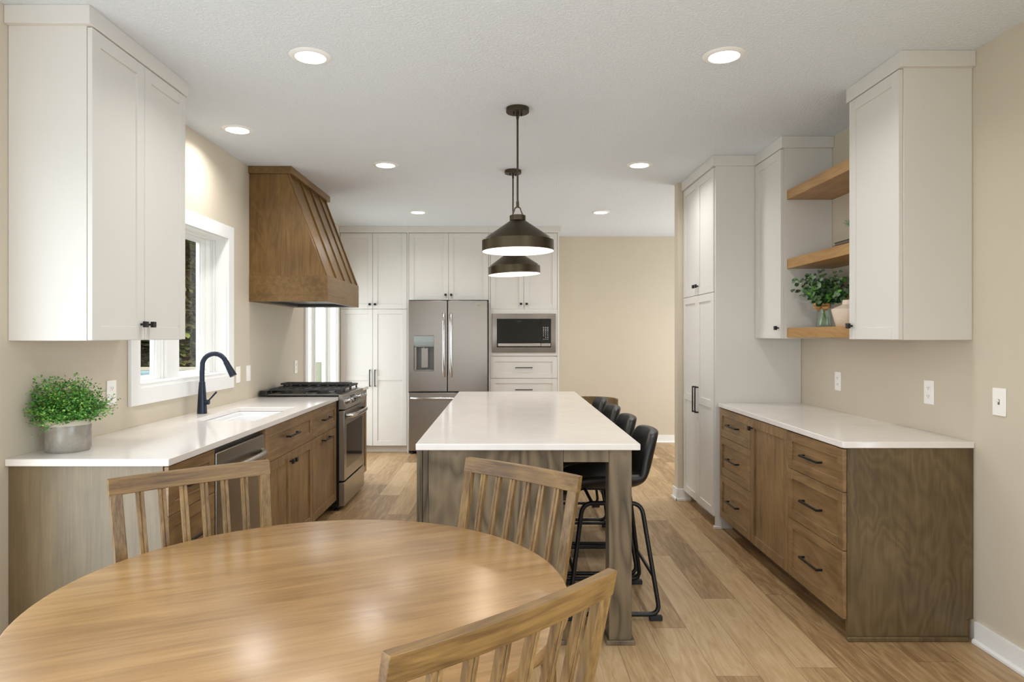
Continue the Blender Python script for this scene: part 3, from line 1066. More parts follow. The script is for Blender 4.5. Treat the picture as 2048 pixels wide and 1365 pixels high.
# gas range ------------------------------------------------------------------
Y0, Y1 = 5.372, 6.142
t = thing('gas_range', 'stainless steel slide-in gas range with black grates and glass oven door', 'range', (-1.65, 5.757, 0))
MB().box(-1.955, -1.345, Y0, Y1, 0.03, 0.905).build('body', MT['enamel'], t, 0.002)
for x in (-1.93, -1.37):
    for y in (Y0 + 0.04, Y1 - 0.04):
        MB().lathe([(0, 0), (0.02, 0), (0.02, 0.012), (0.01, 0.014), (0.01, 0.03), (0, 0.03)], (x, y, 0), 14).build('foot', MT['rubber'], t)
frO = Fr((-1.345, 0, 0), (0, 1, 0), (0, 0, 1), (1, 0, 0))
m = MB().ring(frO, (Y0 + 0.004, Y1 - 0.004, 0.245, 0.812), (Y0 + 0.085, Y1 - 0.085, 0.335, 0.690), 0.001, 0.045)
od = m.build('oven_door', MT['steel_y'], t, 0.003)
MB().fbox(frO, Y0 + 0.0855, Y1 - 0.0855, 0.3355, 0.6895, 0.004, 0.0445).build('window', MT['ovenglass'], od)
bow_handle(od, frO, (Y0 + 0.045, 0.765), (Y1 - 0.045, 0.765), 0.06, 0.015, 0.045, MT['chrome'], w=1.25)
dw = MB().fbox(frO, Y0 + 0.004, Y1 - 0.004, 0.040, 0.230, 0.001, 0.045).build('drawer', MT['steel_y'], t, 0.003)
m = MB().prism(Fr((0, Y0, 0), (1, 0, 0), (0, 0, 1), (0, 1, 0)), [(-1.344, 0.822), (-1.288, 0.822), (-1.284, 0.832), (-1.315, 0.938), (-1.344, 0.943)], 0.0, Y1 - Y0)
cpn = m.build('control_panel', MT['steel_y'], t, 0.002)
sl_n = Vector((0.106, 0, 0.031)).normalized()
sl_v = Vector((-0.031, 0, 0.106)).normalized()
frK = Fr((-1.2995, 0, 0.885), (0, 1, 0), sl_v, sl_n)
for f_ in (0.10, 0.21, 0.62, 0.74, 0.87):
    y = Y0 + (Y1 - Y0) * f_
    m = MB().cyl(frK.p(y, 0, 0.0), frK.p(y, 0, 0.010), 0.028, 0.027, 22)
    m.cyl(frK.p(y, 0, 0.010), frK.p(y, 0, 0.036), 0.021, 0.018, 22)
    m.fbox(frK, y - 0.005, y + 0.005, -0.018, 0.018, 0.034, 0.042)
    m.build('knob', MT['chrome'], cpn, 0.001, 1)
MB().fbox(frK, Y0 + 0.245, Y0 + 0.40, -0.032, 0.032, 0.0005, 0.004).build('display', MT['blackglass'], cpn, 0.001, 1)
m = MB().box(-1.965, -1.346, Y0 - 0.002, Y1 + 0.002, 0.929, 0.940)
m.box(-1.985, -1.925, Y0 + 0.0, Y1, 0.906, 0.975)
m.build('cooktop', MT['enamel'], t, 0.004)
m = MB().prism(Fr((0, Y0 - 0.003, 0), (1, 0, 0), (0, 0, 1), (0, 1, 0)), [(-1.925, 0.9405), (-1.925, 0.945), (-1.35, 0.945), (-1.35, 0.9405)], 0.03, Y1 - Y0 - 0.03)
m.build('burner_tray', MT['steel_y'], t)
for bx, by, br in ((-1.80, 5.50, 0.045), (-1.50, 5.50, 0.055), (-1.80, 6.01, 0.045), (-1.50, 6.01, 0.055), (-1.65, 5.757, 0.05)):
    MB().lathe([(0, 0.9452), (br, 0.9452), (br, 0.955), (br * 0.8, 0.957), (br * 0.8, 0.966), (0, 0.968)], (bx, by, 0), 24).build('burner', MT['castiron'], t)


def grate(y0, y1, z=0.972):
    m = MB()
    x0, x1 = -1.915, -1.352
    b = 0.0065
    for y in (y0 + b, y1 - b):
        m.box(x0, x1, y - b, y + b, z, z + 0.016)
    for x in (x0 + b, (x0 + x1) / 2, x1 - b):
        m.box(x - b, x + b, y0 + b, y1 - b, z + 0.0005, z + 0.0155)
    yc = (y0 + y1) / 2
    for k in range(7):
        x = x0 + (x1 - x0) * (k + 0.5) / 7
        m.box(x - 0.005, x + 0.005, y0 + 0.012, y1 - 0.012, z + 0.002, z + 0.015)
    m.box(x0, x1, yc - b, yc + b, z + 0.001, z + 0.015)
    for x in (x0 + 0.012, x1 - 0.012, (x0 + x1) / 2):
        for y in (y0 + 0.01, y1 - 0.01):
            m.cyl((x, y, 0.9455), (x, y, z + 0.002), 0.008, 0.007, 8)
    m.build('grate', MT['castiron'], t, 0.002, 1)


grate(Y0 + 0.030, Y0 + 0.270)
grate(Y0 + 0.276, Y1 - 0.276)
grate(Y1 - 0.270, Y1 - 0.030)
g = thing('griddle', 'flat black cast iron griddle resting across the centre grate of the range', 'griddle', (-1.63, 5.757, 0.989))
m = MB().box(-1.915, -1.345, 5.69, 5.825, 1.001, 1.008)
m.ring(WORLD, (-1.92, -1.34, 5.685, 5.83), (-1.905, -1.355, 5.70, 5.815), 0.999, 1.015)
for x in (-1.89, -1.80, -1.46, -1.37):
    for y in (5.70, 5.815):
        m.box(x - 0.008, x + 0.008, y - 0.006, y + 0.006, 0.9885, 1.002)
m.build('plate', MT['castiron'], g, 0.003)

# range hood --------------------------------------------------------------------
t = thing('range_hood', 'large tapered brown wooden range hood with vertical battens', 'range hood', (-1.69, 5.75, 1.686))
HY0, HY1 = 5.197, 6.298
frH = Fr((0, HY0, 0), (1, 0, 0), (0, 0, 1), (0, 1, 0))
m = MB().prism(frH, [(-1.999, 1.885), (-1.400, 1.885), (-1.402, 1.893), (-1.700, 2.687), (-1.999, 2.687)], 0.0, HY1 - HY0)
m.build('body', MT['hoodwood'], t, 0.0015, 1)
m = MB().box(-1.999, -1.386, HY0 - 0.004, HY1 + 0.004, 1.740, 1.892)
m.ring(WORLD, (-1.999, -1.386, HY0 - 0.004, HY1 + 0.004), (-1.975, -1.405, HY0 + 0.016, HY1 - 0.016), 1.687, 1.741)
m.build('band', MT['hoodwood_h'], t, 0.0015, 1)
MB().box(-1.999, -1.662, HY0 - 0.022, HY1 + 0.026, 2.687, 2.7425).build('crown', MT['hoodwood_h'], t, 0.002, 1)
v_ = Vector((-0.298, 0, 0.794)); n_ = Vector((0.794, 0, 0.298))
frS = Fr((-1.402, 0, 1.893), (0, 1, 0), v_, n_)
LS = v_.length
for y in (HY0 + 0.018, 5.52, 5.80, 6.07, HY1 - 0.018):
    MB().fbox(frS, y - 0.014, y + 0.014, -0.004, LS + 0.002, 0.0005, 0.012).build('batten', MT['hoodwood'], t, 0.001, 1)
m = MB().box(-1.97, -1.41, HY0 + 0.02, HY1 - 0.02, 1.715, 1.739)
m.build('filter', MT['darkgrey'], t, 0.001)
m = MB().ring(WORLD, (-1.9745, -1.4055, HY0 + 0.0165, HY1 - 0.0165), (-1.93, -1.45, HY0 + 0.10, HY1 - 0.10), 1.690, 1.714)
m.build('liner', MT['darkgrey'], t, 0.001)

# island --------------------------------------------------------------------------
t = thing('kitchen_island', 'long grey-brown wooden island base with corner leg in the middle of the kitchen', 'island', (0.1, 4.45, 0))
IY0, IY1 = 3.06, 5.85
MB().box(-0.380, 0.268, IY0 + 0.006, IY1 - 0.006, 0.002, BT).build('body', MT['islandwood'], t, 0.001, 1)
MB().box(-0.352, 0.268, IY0, IY0 + 0.0055, 0.022, BT).build('end_panel', MT['islandwood'], t, 0.001, 1)
m = MB().box(-0.378, -0.353, IY0 - 0.002, IY0 + 0.0055, 0.0, BT)
m.box(-0.394, -0.3805, IY0 - 0.002, IY1, 0.0, BT)
m.build('corner_post', MT['islandwood'], t, 0.001, 1)
MB().box(0.269, 0.4775, IY0 - 0.002, IY0 + 0.035, 0.838, BT).build('apron', MT['islandwood'], t, 0.001, 1)
MB().box(0.269, 0.4775, IY1 - 0.035, IY1, 0.838, BT).build('apron', MT['islandwood'], t, 0.001, 1)
MB().box(0.555, 0.580, IY0 + 0.105, IY1 - 0.105, 0.838, BT).build('apron', MT['islandwood'], t, 0.001, 1)
for y0, y1 in ((IY0 - 0.003, IY0 + 0.102), (IY1 - 0.102, IY1 + 0.001)):
    lg = MB().box(0.478, 0.583, y0, y1, 0.0, BT).build('leg', MT['islandwood'], t, 0.002)
    MB().ring(WORLD, (0.465, 0.597, y0 - 0.013, y1 + 0.013), (0.4778, 0.5832, y0 - 0.0002, y1 + 0.0002), 0.0, 0.022).build('shoe_moulding', MT['islandwood'], lg, 0.003)
for k in range(4):
    frI = Fr((-0.3945, 0, 0), (0, 1, 0), (0, 0, 1), (-1, 0, 0))
    a0 = 3.12 + k * 0.68
    d = shaker('door', t, frI, a0 + G, a0 + 0.68 - G, 0.10, 0.89, MT['islandwood'])
    pull(d, frI, a0 + 0.34, 0.84)
MB().box(-0.38, 0.281, IY0 - 0.013, IY0 - 0.0025, 0, 0.021).build('shoe_moulding', MT['islandwood'], t, 0.003)
m = MB().box(-0.4075, 0.6175, 3.028, 5.882, BT + 0.0005, CT)
tag(m.build('island_countertop', MT['quartz'], bevel=0.004, seg=3, loc=(0.1, 4.45, BT)), 'large white quartz slab on top of the kitchen island', 'countertop')


# bar stools -------------------------------------------------------------------------
def stool_proto():
    t = thing('bar_stool', '', 'bar stool', (0, 0, 0), 'bar stools along the island')
    prof = [(-0.232, 0.596), (-0.222, 0.616), (-0.16, 0.624), (-0.05, 0.616), (0.06, 0.610), (0.13, 0.620), (0.185, 0.652), (0.215, 0.71), (0.235, 0.785), (0.252, 0.86), (0.262, 0.905), (0.266, 0.927)]
    wd = [0.17, 0.195, 0.212, 0.222, 0.226, 0.226, 0.226, 0.224, 0.219, 0.208, 0.190, 0.155]
    n = len(prof) - 1

    def fn(u, v):
        f = u * n
        i = min(int(f), n - 1)
        w = f - i
        x = prof[i][0] * (1 - w) + prof[i + 1][0] * w
        z = prof[i][1] * (1 - w) + prof[i + 1][1] * w
        hw = wd[i] * (1 - w) + wd[i + 1] * w
        s = 2 * v - 1
        bk = min(1, max(0, (u - 0.42) / 0.3))
        k = abs(s) ** 2.4
        y = s * hw
        z += k * (0.075 * (1 - bk) * min(1, u * 3.2))
        x -= k * bk * (0.060 * (1 - 0.45 * max(0, (u - 0.75) / 0.25)))
        return Vector((x, y, z))

    def mods(o):
        s = o.modifiers.new('solid', 'SOLIDIFY'); s.thickness = 0.045; s.offset = -1
        q = o.modifiers.new('sub', 'SUBSURF'); q.levels = 2; q.render_levels = 2
    MB().grid(fn, 15, 10).build('seat', MT['leather'], t, 0, smooth=180, normals=True, mods=mods)

    def corner(pts, rad, n=5):
        out = [Vector(pts[0])]
        for a, b, c in zip(pts, pts[1:], pts[2:]):
            a, b, c = Vector(a), Vector(b), Vector(c)
            p = b + (a - b).normalized() * rad
            q = b + (c - b).normalized() * rad
            for k in range(n + 1):
                s = k / n
                out.append((1 - s) ** 2 * p + 2 * s * (1 - s) * b + s * s * q)
        out.append(Vector(pts[-1]))
        return out
    for sgn in (-1, 1):
        yt, yb = 0.17 * sgn, 0.243 * sgn
        P = [(-0.02, yt, 0.566), (0.150, yt, 0.566), (0.228, yb, 0.030), (-0.228, yb, 0.030), (-0.150, yt, 0.566), (0.02, yt, 0.566)]
        fr_ = MB().tube(corner(P, 0.055), 0.0115, 10).build('leg_frame', MT['black'], t, 0, smooth=60)
        for x in (-0.215, 0.215):
            m = MB()
            m.box(x - 0.040 * (1 if x > 0 else 0.6), x + 0.040 * (0.6 if x > 0 else 1), yb - 0.014, yb + 0.014, 0.0, 0.024)
            m.build('glide', MT['rubber'], fr_, 0.003, 1)
    MB().cyl((0.204, -0.218, 0.205), (0.204, 0.218, 0.205), 0.009, 0.009, 10).build('crossbar', MT['black'], t)
    MB().cyl((-0.200, -0.216, 0.235), (-0.200, 0.216, 0.235), 0.010, 0.010, 10).build('footrest', MT['black'], t)
    for x in (-0.10, 0.10):
        MB().cyl((x, -0.168, 0.566), (x, 0.168, 0.566), 0.009, 0.009, 10).build('seat_bracket', MT['black'], t)
    return t


st = stool_proto()
SL = ['black bucket-seat bar stool nearest the dining table, on sled legs', 'black bar stool second from the dining table, at the island',
      'black bar stool third from the dining table, at the island', 'black bar stool at the far end of the island, beside the wooden tub chair']
for k, (y, dx) in enumerate(((3.56, 0.0), (4.13, 0.0), (4.69, 0.0), (5.27, 0.0))):
    o = st if k == 0 else copy_tree(st)
    o.location = (0.545 + dx, y, 0)
    o['label'] = SL[k]

# tub chair beyond the stools
t = thing('tub_chair', 'wooden tub chair with curved back rail beyond the bar stools', 'chair', (0.93, 7.2, 0))
N = 22
def arc(r, z, a0=-1.9, a1=1.9, n=N, cx=0.93, cy=7.15):
    return [(cx + r * math.sin(a0 + (a1 - a0) * k / n), cy + r * math.cos(a0 + (a1 - a0) * k / n), z) for k in range(n + 1)]
m = MB()
P0, P1 = arc(0.262, 0), arc(0.285, 0)
A = [[m.bm.verts.new((p[0], p[1], z)) for p in P] for P, z in ((P0, 0.655), (P1, 0.655), (P1, 0.745), (P0, 0.745))]
for k in range(N):
    for q in range(4):
        r_ = (q + 1) % 4
        m.bm.faces.new((A[q][k], A[q][k + 1], A[r_][k + 1], A[r_][k]))
m.bm.faces.new([A[q][0] for q in range(4)]); m.bm.faces.new([A[q][N] for q in range(4)])
m.build('back_rail', MT['darkwood'], t, 0.004)
MB().lathe([(0, 0.42), (0.235, 0.42), (0.245, 0.44), (0.24, 0.475), (0.2, 0.49), (0, 0.49)], (0.93, 7.15, 0), 30).build('seat', paint('grey_cushion', srgb(96, 104, 106), 0.8, 0.3, 300), t)
for a in (0.6, 2.5, -0.6, -2.5):
    x, y = 0.93 + 0.22 * math.sin(a), 7.15 + 0.22 * math.cos(a)
    x2, y2 = 0.93 + 0.272 * math.sin(a * 0.72), 7.15 + 0.272 * math.cos(a * 0.72)
    MB().tube([(x, y, 0), (x, y, 0.43), (x2, y2, 0.665)], [0.013, 0.017, 0.015], 10).build('leg', MT['darkwood'], t)


# pendants -----------------------------------------------------------------------------
def pendant_proto():
    t = thing('pendant_light', '', 'pendant light', (0, 0, 0), 'pendant lights above the island')
    m = MB().lathe([(0, H - 0.001), (0.067, H - 0.001), (0.067, H - 0.024), (0.064, H - 0.027), (0, H - 0.027)], (0, 0, 0), 40)
    c = m.build('canopy', MT['bronze'], t, 0, smooth=30)
    m = MB()
    for a in (0.5, 0.5 + PI):
        m.cyl((0.026 * math.cos(a), 0.026 * math.sin(a), H - 0.027), (0.026 * math.cos(a), 0.026 * math.sin(a), H - 0.042), 0.005, 0.005, 10)
    m.build('screw', MT['black'], c)
    m = MB().cyl((0, 0, 2.175), (0, 0, H - 0.027), 0.0058, 0.0058, 12).cyl((0, 0, H - 0.062), (0, 0, H - 0.028), 0.008, 0.008, 12)
    m.cyl((0, 0, 2.165), (0, 0, 2.20), 0.0085, 0.0085, 12)
    m.build('rod', MT['bronze'], t)
    # shade hangs from the loop: its own origin there so it can sit slightly crooked
    OFF['shade_mb'] = Vector((0, 0, 2.168))
    m = MB()
    pr = [(0.004, 2.088), (0.045, 2.088), (0.2045, 1.978), (0.2085, 1.972), (0.2085, 1.911)]
    m.lathe(pr, (0, 0, -2.168), 64)
    sh = m.build('lamp_shade', MT['bronze'], t, 0, smooth=30)
    sh.location = (0, 0, 2.168)
    OFF[sh.name] = Vector((0, 0, 0))
    m = MB().lathe([(0.004, 2.0845), (0.044, 2.0845), (0.2025, 1.9755), (0.2060, 1.970), (0.2060, 1.9105), (0.2084, 1.9102)], (0, 0, -2.168), 64)
    m.build('shade_lining', MT['shadein'], sh, 0, smooth=30, normals=True)
    m = MB().lathe([(0, 2.0885), (0.047, 2.0885), (0.047, 2.117), (0.044, 2.119), (0, 2.119)], (0, 0, -2.168), 32)
    m.build('cap', MT['bronze'], sh, 0, smooth=30)
    lp = [(-0.033, 0, 2.115)]
    for k in range(9):
        a = PI - PI * k / 8
        lp.append((0.0185 * math.cos(a), 0, 2.150 + 0.0185 * math.sin(a)))
    lp.append((0.033, 0, 2.115))
    m = MB().tube([(p[0], p[1], p[2] - 2.168) for p in lp], 0.004, 8)
    m.build('loop', MT['bronze'], sh, 0)
    m = MB().lathe([(0, 2.083), (0.02, 2.083), (0.022, 2.05), (0.02, 2.03), (0, 2.03)], (0, 0, -2.168), 20)
    m.lathe([(0, 2.03), (0.018, 2.02), (0.030, 1.99), (0.024, 1.965), (0, 1.955)], (0, 0, -2.168), 20)
    m.build('bulb', MT['bulb'], sh, 0)
    return t


MT['bulb'] = emit('bulb_glow', (1.0, 0.86, 0.70, 1), 5)
p = pendant_proto()
for k, (x, y, ti, lab) in enumerate(((0.073, 3.863, 0.009, 'dark bronze dome pendant light over the near half of the island'),
                                     (0.064, 5.32, 0.042, 'dark bronze dome pendant light over the far half of the island, slightly tilted'))):
    o = p if k == 0 else copy_tree(p)
    o.location = (x, y, 0)
    o['label'] = lab
    for c in kids(o):
        if c.name.startswith('lamp_shade'):
            c.rotation_euler = (0, -ti, 0)
    l = bpy.data.lights.new('pendant_bulb_light', 'POINT')
    l.energy = 3.5; l.color = (1, 0.82, 0.62); l.shadow_soft_size = 0.03
    lo = bpy.data.objects.new('pendant_bulb_light', l); col.objects.link(lo)
    lo.location = (x, y, 1.94)

# recessed lights -------------------------------------------------------------------------
def can_proto():
    t = thing('recessed_light', '', 'ceiling light', (0, 0, H), 'recessed ceiling lights')
    MB().lathe([(0.071, H - 0.0095), (0.074, H - 0.010), (0.092, H - 0.006), (0.0985, H - 0.0015), (0.0985, H - 0.0005), (0.071, H - 0.0005)], (0, 0, 0), 48).build('trim_ring', MT['trim'], t, 0, smooth=50)
    MB().lathe([(0, H - 0.008), (0.0705, H - 0.008), (0.0705, H - 0.0008), (0, H - 0.0008)], (0, 0, 0), 40).build('diffuser', MT['lamp'], t, 0, smooth=30)
    return t


c0 = can_proto()
CL = [(-0.919, 3.142, 'recessed ceiling light left of the near pendant, nearest the white wall cabinet'),
      (1.033, 3.135, 'recessed ceiling light right of the near pendant, nearest the right wall cabinets'),
      (-1.712, 4.256, 'recessed ceiling light close to the left wall, above the sink'),
      (-0.923, 5.137, 'recessed ceiling light beside the wooden range hood'),
      (1.039, 5.137, 'recessed ceiling light right of the far pendant, near the pantry'),
      (-0.930, 7.10, 'recessed ceiling light in front of the refrigerator, far left'),
      (1.023, 7.10, 'recessed ceiling light in front of the bare back wall')]
for k, (x, y, lab) in enumerate(CL):
    o = c0 if k == 0 else copy_tree(c0)
    o.location = (x, y, H)
    o['label'] = lab
    area_light('recessed_light_beam', (x, y, H - 0.012), (0, 0, 0), 0.13, 0.13, 6.2, (1.0, 0.98, 0.95), 'DISK', math.radians(150))
for x, y in ((-0.92, 1.1), (1.03, 1.1), (-0.92, -0.9), (1.03, -0.9), (2.8, 7.3)):
    area_light('recessed_light_beam', (x, y, H - 0.012), (0, 0, 0), 0.13, 0.13, 6.2, (1.0, 0.98, 0.95), 'DISK', math.radians(150))

# wall plates ----------------------------------------------------------------------------------
def plate(name, label, fr, a, b, kind, cat):
    t = thing(name, label, cat, fr.p(a, b - 0.06, 0))
    MB().fbox(fr, a - 0.039, a + 0.039, b - 0.061, b + 0.061, 0.0005, 0.006).build('cover_plate', MT['plastic'], t, 0.002)
    if kind == 'duplex':
        m = MB(); s = MB()
        for z in (-0.021, 0.021):
            m.fbox(fr, a - 0.017, a + 0.017, b + z - 0.0135, b + z + 0.0135, 0.006, 0.0078)
            for q in (-0.0065, 0.0065):
                s.fbox(fr, a + q - 0.001, a + q + 0.001, b + z - 0.002, b + z + 0.007, 0.0078, 0.0083)
            s.fbox(fr, a - 0.002, a + 0.002, b + z - 0.009, b + z - 0.005, 0.0078, 0.0083)
        m.build('receptacle', MT['plastic'], t, 0.002)
        s.build('slots', MT['slot'], t)
    elif kind == 'toggle':
        MB().fbox(fr, a - 0.005, a + 0.005, b - 0.012, b + 0.012, 0.006, 0.0075).build('switch_surround', MT['page'], t)
        MB().prism(Fr(fr.p(a - 0.004, 0, 0), fr.n, fr.v, fr.u), [(0.0075, b - 0.002), (0.020, b + 0.006), (0.020, b + 0.012), (0.0075, b + 0.010)], 0, 0.008).build('toggle', MT['plastic'], t, 0.001, 1)
        m = MB()
        for z in (-0.03, 0.03):
            m.cyl(fr.p(a, b + z, 0.006), fr.p(a, b + z, 0.0068), 0.003, 0.003, 10)
        m.build('screw', MT['plastic'], t)
    elif kind == 'rocker':
        MB().fbox(fr, a - 0.016, a + 0.016, b - 0.033, b + 0.033, 0.006, 0.009).build('rocker', MT['plastic'], t, 0.0015)
    return t


fwR = Fr((XR, 0, 0), (0, 1, 0), (0, 0, 1), (-1, 0, 0))
fwL = Fr((XL, 0, 0), (0, 1, 0), (0, 0, 1), (1, 0, 0))
plate('wall_outlet', 'white wall outlet above the far half of the right countertop', fwR, 4.347, 1.123, 'duplex', 'outlet')
plate('wall_outlet', 'white wall outlet above the near half of the right countertop', fwR, 3.414, 1.130, 'duplex', 'outlet')
plate('light_switch', 'white toggle light switch on the right wall, nearer than the countertop end', fwR, 2.928, 1.128, 'toggle', 'light switch')
plate('wall_outlet', 'white wall outlet behind the potted green plant', fwL, 3.374, 1.132, 'duplex', 'outlet')
plate('light_switch', 'white rocker switch right beside the sink window casing', fwL, 4.975, 1.128, 'rocker', 'light switch')
plate('light_switch', 'white rocker switch between sink window and range, nearer the range', fwL, 5.175, 1.128, 'rocker', 'light switch')
plate('wall_outlet', 'white wall outlet under the hood, beside the tall corner window', fwL, 6.35, 1.123, 'duplex', 'outlet')

# dining table -----------------------------------------------------------------------------------
TX, TY, TR = -0.502, 1.727, 0.6675
t = thing('dining_table', 'round honey-coloured wooden dining table in front of the kitchen', 'table', (TX, TY, 0))
MB().lathe([(0, 0.728), (TR - 0.02, 0.728), (TR - 0.004, 0.734), (TR, 0.742), (TR, 0.752), (TR - 0.003, 0.758), (TR - 0.010, 0.760), (0, 0.760)], (TX, TY, 0), 128).build('tabletop', MT['tablewood'], t, 0, smooth=30).rotation_euler = (0, 0, math.radians(24))
MB().lathe([(0.0, 0.700), (0.30, 0.700), (0.30, 0.727), (0, 0.727)], (TX, TY, 0), 48).build('apron', MT['tablewood'], t)
MB().lathe([(0, 0.08), (0.075, 0.08), (0.085, 0.14), (0.06, 0.22), (0.075, 0.42), (0.055, 0.60), (0.09, 0.70), (0, 0.70)], (TX, TY, 0), 32).build('pedestal', MT['tablewood'], t)
for k in range(4):
    a = k * PI / 2 + PI / 4
    d = Vector((math.cos(a), math.sin(a), 0)); s = Vector((-math.sin(a), math.cos(a), 0))
    f_ = Fr(Vector((TX, TY, 0)), d, (0, 0, 1), s)
    MB().prism(f_, [(0.05, 0.10), (0.05, 0.20), (0.14, 0.18), (0.34, 0.06), (0.38, 0.0), (0.30, 0.0), (0.18, 0.09)], -0.03, 0.03).build('foot', MT['tablewood'], t, 0.004)


# dining chairs ------------------------------------------------------------------------------------
def chair_proto():
    """faces +y; origin under the middle of the seat"""
    t = thing('dining_chair', '', 'chair', (0, 0, 0), 'spindle-back dining chairs round the table')
    RB, RT = -0.21, -0.315        # y of the back at seat height and at the top rail
    ZS, ZT = 0.455, 0.955
    W = 0.263

    def by(z):
        return RB + (RT - RB) * (z - ZS) / (ZT - ZS)
    # seat
    def seat_outline(n=10):
        return [(-0.215, -0.215), (0.215, -0.215), (0.232, 0.16), (0.215, 0.205), (0.12, 0.222), (-0.12, 0.222), (-0.215, 0.205), (-0.232, 0.16)]
    MB().prism(WORLD, seat_outline(), ZS - 0.028, ZS).build('seat', MT['chairwood_h'], t, 0.006, 3)
    bow = 0.018
    # top rail: bowed and leaning with the posts
    m = MB()
    n = 14
    h = 0.052
    rows = []
    for k in range(n + 1):
        s = 2 * k / n - 1
        x = s * W
        dy = -bow * (1 - s * s)
        ring = []
        for z, tk in ((ZT - h, -0.012), (ZT - h, 0.012), (ZT, 0.011), (ZT, -0.013)):
            ring.append(m.bm.verts.new((x, by(z) + dy + tk, z)))
        rows.append(ring)
    for a, b in zip(rows, rows[1:]):
        for q in range(4):
            r_ = (q + 1) % 4
            m.bm.faces.new((a[q], b[q], b[r_], a[r_]))
    m.bm.faces.new(rows[0]); m.bm.faces.new(rows[-1])
    m.build('top_rail', MT['chairwood_h'], t, 0.002)

    def bar(x0, x1, z0, z1, w, d, s0, s1):
        """slat from (x0,z0) to (x1,z1)"""
        y0 = by(z0) - bow * (1 - s0 * s0)
        y1 = by(z1) - bow * (1 - s1 * s1)
        fr = Fr((x0, y0, z0), (1, 0, 0), (x1 - x0, y1 - y0, z1 - z0), (0, 1, 0))
        L = Vector((x1 - x0, y1 - y0, z1 - z0)).length
        if w > 0.015:
            return MB().hexa([fr.p(-w, 0, -d), fr.p(w, 0, -d), fr.p(w, 0, d), fr.p(-w, 0, d), fr.p(-w, L, -d), fr.p(w, L, -d), fr.p(w, L, d), fr.p(-w, L, d)])
        g = 0.0022      # a groove runs down both faces
        sec = [(-w, -d), (-g, -d), (-g * 0.5, -d + 0.003), (g * 0.5, -d + 0.003), (g, -d), (w, -d), (w, d), (g, d), (g * 0.5, d - 0.003), (-g * 0.5, d - 0.003), (-g, d), (-w, d)]
        return MB().prism(Fr(fr.o, fr.u, fr.n, fr.v), sec, 0, L)
    for k in range(6):
        s = -1 + 2 * (k + 1) / 7
        m = bar(s * 0.222, s * 0.240, ZS - 0.002, ZT - h + 0.004, 0.0115, 0.008, 1.0, s)
        m.build('slat', MT['chairwood'], t, 0.002, 1)
    for s in (-1, 1):
        m = bar(s * 0.224, s * 0.242, ZS - 0.03, ZT - h + 0.004, 0.018, 0.011, 1.0, 1.0)
        m.build('post', MT['chairwood'], t, 0.002)
        m = MB().hexa([(s * 0.205 - 0.017, -0.262, 0), (s * 0.205 + 0.017, -0.262, 0), (s * 0.205 + 0.017, -0.235, 0), (s * 0.205 - 0.017, -0.235, 0),
                       (s * 0.205 - 0.019, -0.228, ZS - 0.029), (s * 0.205 + 0.019, -0.228, ZS - 0.029), (s * 0.205 + 0.019, -0.194, ZS - 0.029), (s * 0.205 - 0.019, -0.194, ZS - 0.029)])
        m.build('leg', MT['chairwood'], t, 0.002)
        m = MB().hexa([(s * 0.205 - 0.014, 0.186, 0), (s * 0.205 + 0.014, 0.186, 0), (s * 0.205 + 0.014, 0.214, 0), (s * 0.205 - 0.014, 0.214, 0),
                       (s * 0.200 - 0.018, 0.170, ZS - 0.029), (s * 0.200 + 0.018, 0.170, ZS - 0.029), (s * 0.200 + 0.018, 0.206, ZS - 0.029), (s * 0.200 - 0.018, 0.206, ZS - 0.029)])
        m.build('leg', MT['chairwood'], t, 0.002)
        MB().box(s * 0.205 - 0.009, s * 0.205 + 0.009, -0.20, 0.175, ZS - 0.085, ZS - 0.0295).build('apron', MT['chairwood_h'], t, 0.001, 1)
    MB().box(-0.19, 0.19, 0.18, 0.196, ZS - 0.085, ZS - 0.0295).box(-0.19, 0.19, -0.218, -0.202, ZS - 0.085, ZS - 0.0295).build('apron', MT['chairwood_h'], t, 0.001, 1)
    return t


ch = chair_proto()
# (rail mid-point, label)
RAILS = [((-1.085, 2.320), -3.8, 'brown spindle-back dining chair left of the round table, in front of the dishwasher'),
         ((0.053, 2.372), -1.0, 'greyish wooden spindle-back dining chair standing between round table and island'),
         ((0.020, 1.150), 0.0, 'nearest wooden spindle-back dining chair, back turned, at the right front of the round table')]
for k, ((mx, my), tw, lab) in enumerate(RAILS):
    o = ch if k == 0 else copy_tree(ch)
    d = Vector((TX - mx, TY - my, 0)).normalized()       # facing direction
    ang = math.atan2(d.y, d.x) - PI / 2 + math.radians(tw)
    o.rotation_euler = (0, 0, ang)
    off = Matrix.Rotation(ang, 3, 'Z') @ Vector((0, -0.315, 0))
    o.location = (mx - off.x, my - off.y, 0)
    o['label'] = lab


# plants ----------------------------------------------------------------------------------------------
def leaf(bm, c, d, up, L, W, mi, fold=0.15):
    d = d.normalized()
    s = d.cross(up)
    if s.length < 1e-4:
        s = d.cross(Vector((1, 0.3, 0)))
    s.normalize()
    n = s.cross(d)
    pts = [c, c + d * L * 0.3 + s * W * 0.42 + n * W * fold, c + d * L * 0.7 + s * W * 0.42 + n * W * fold, c + d * L, c + d * L * 0.7 - s * W * 0.42 + n * W * fold, c + d * L * 0.3 - s * W * 0.42 + n * W * fold]
    v = [bm.verts.new(p) for p in pts]
    for f in ((v[0], v[1], v[2], v[3]), (v[0], v[3], v[4], v[5])):
        fc = bm.faces.new(f)
        fc.material_index = mi


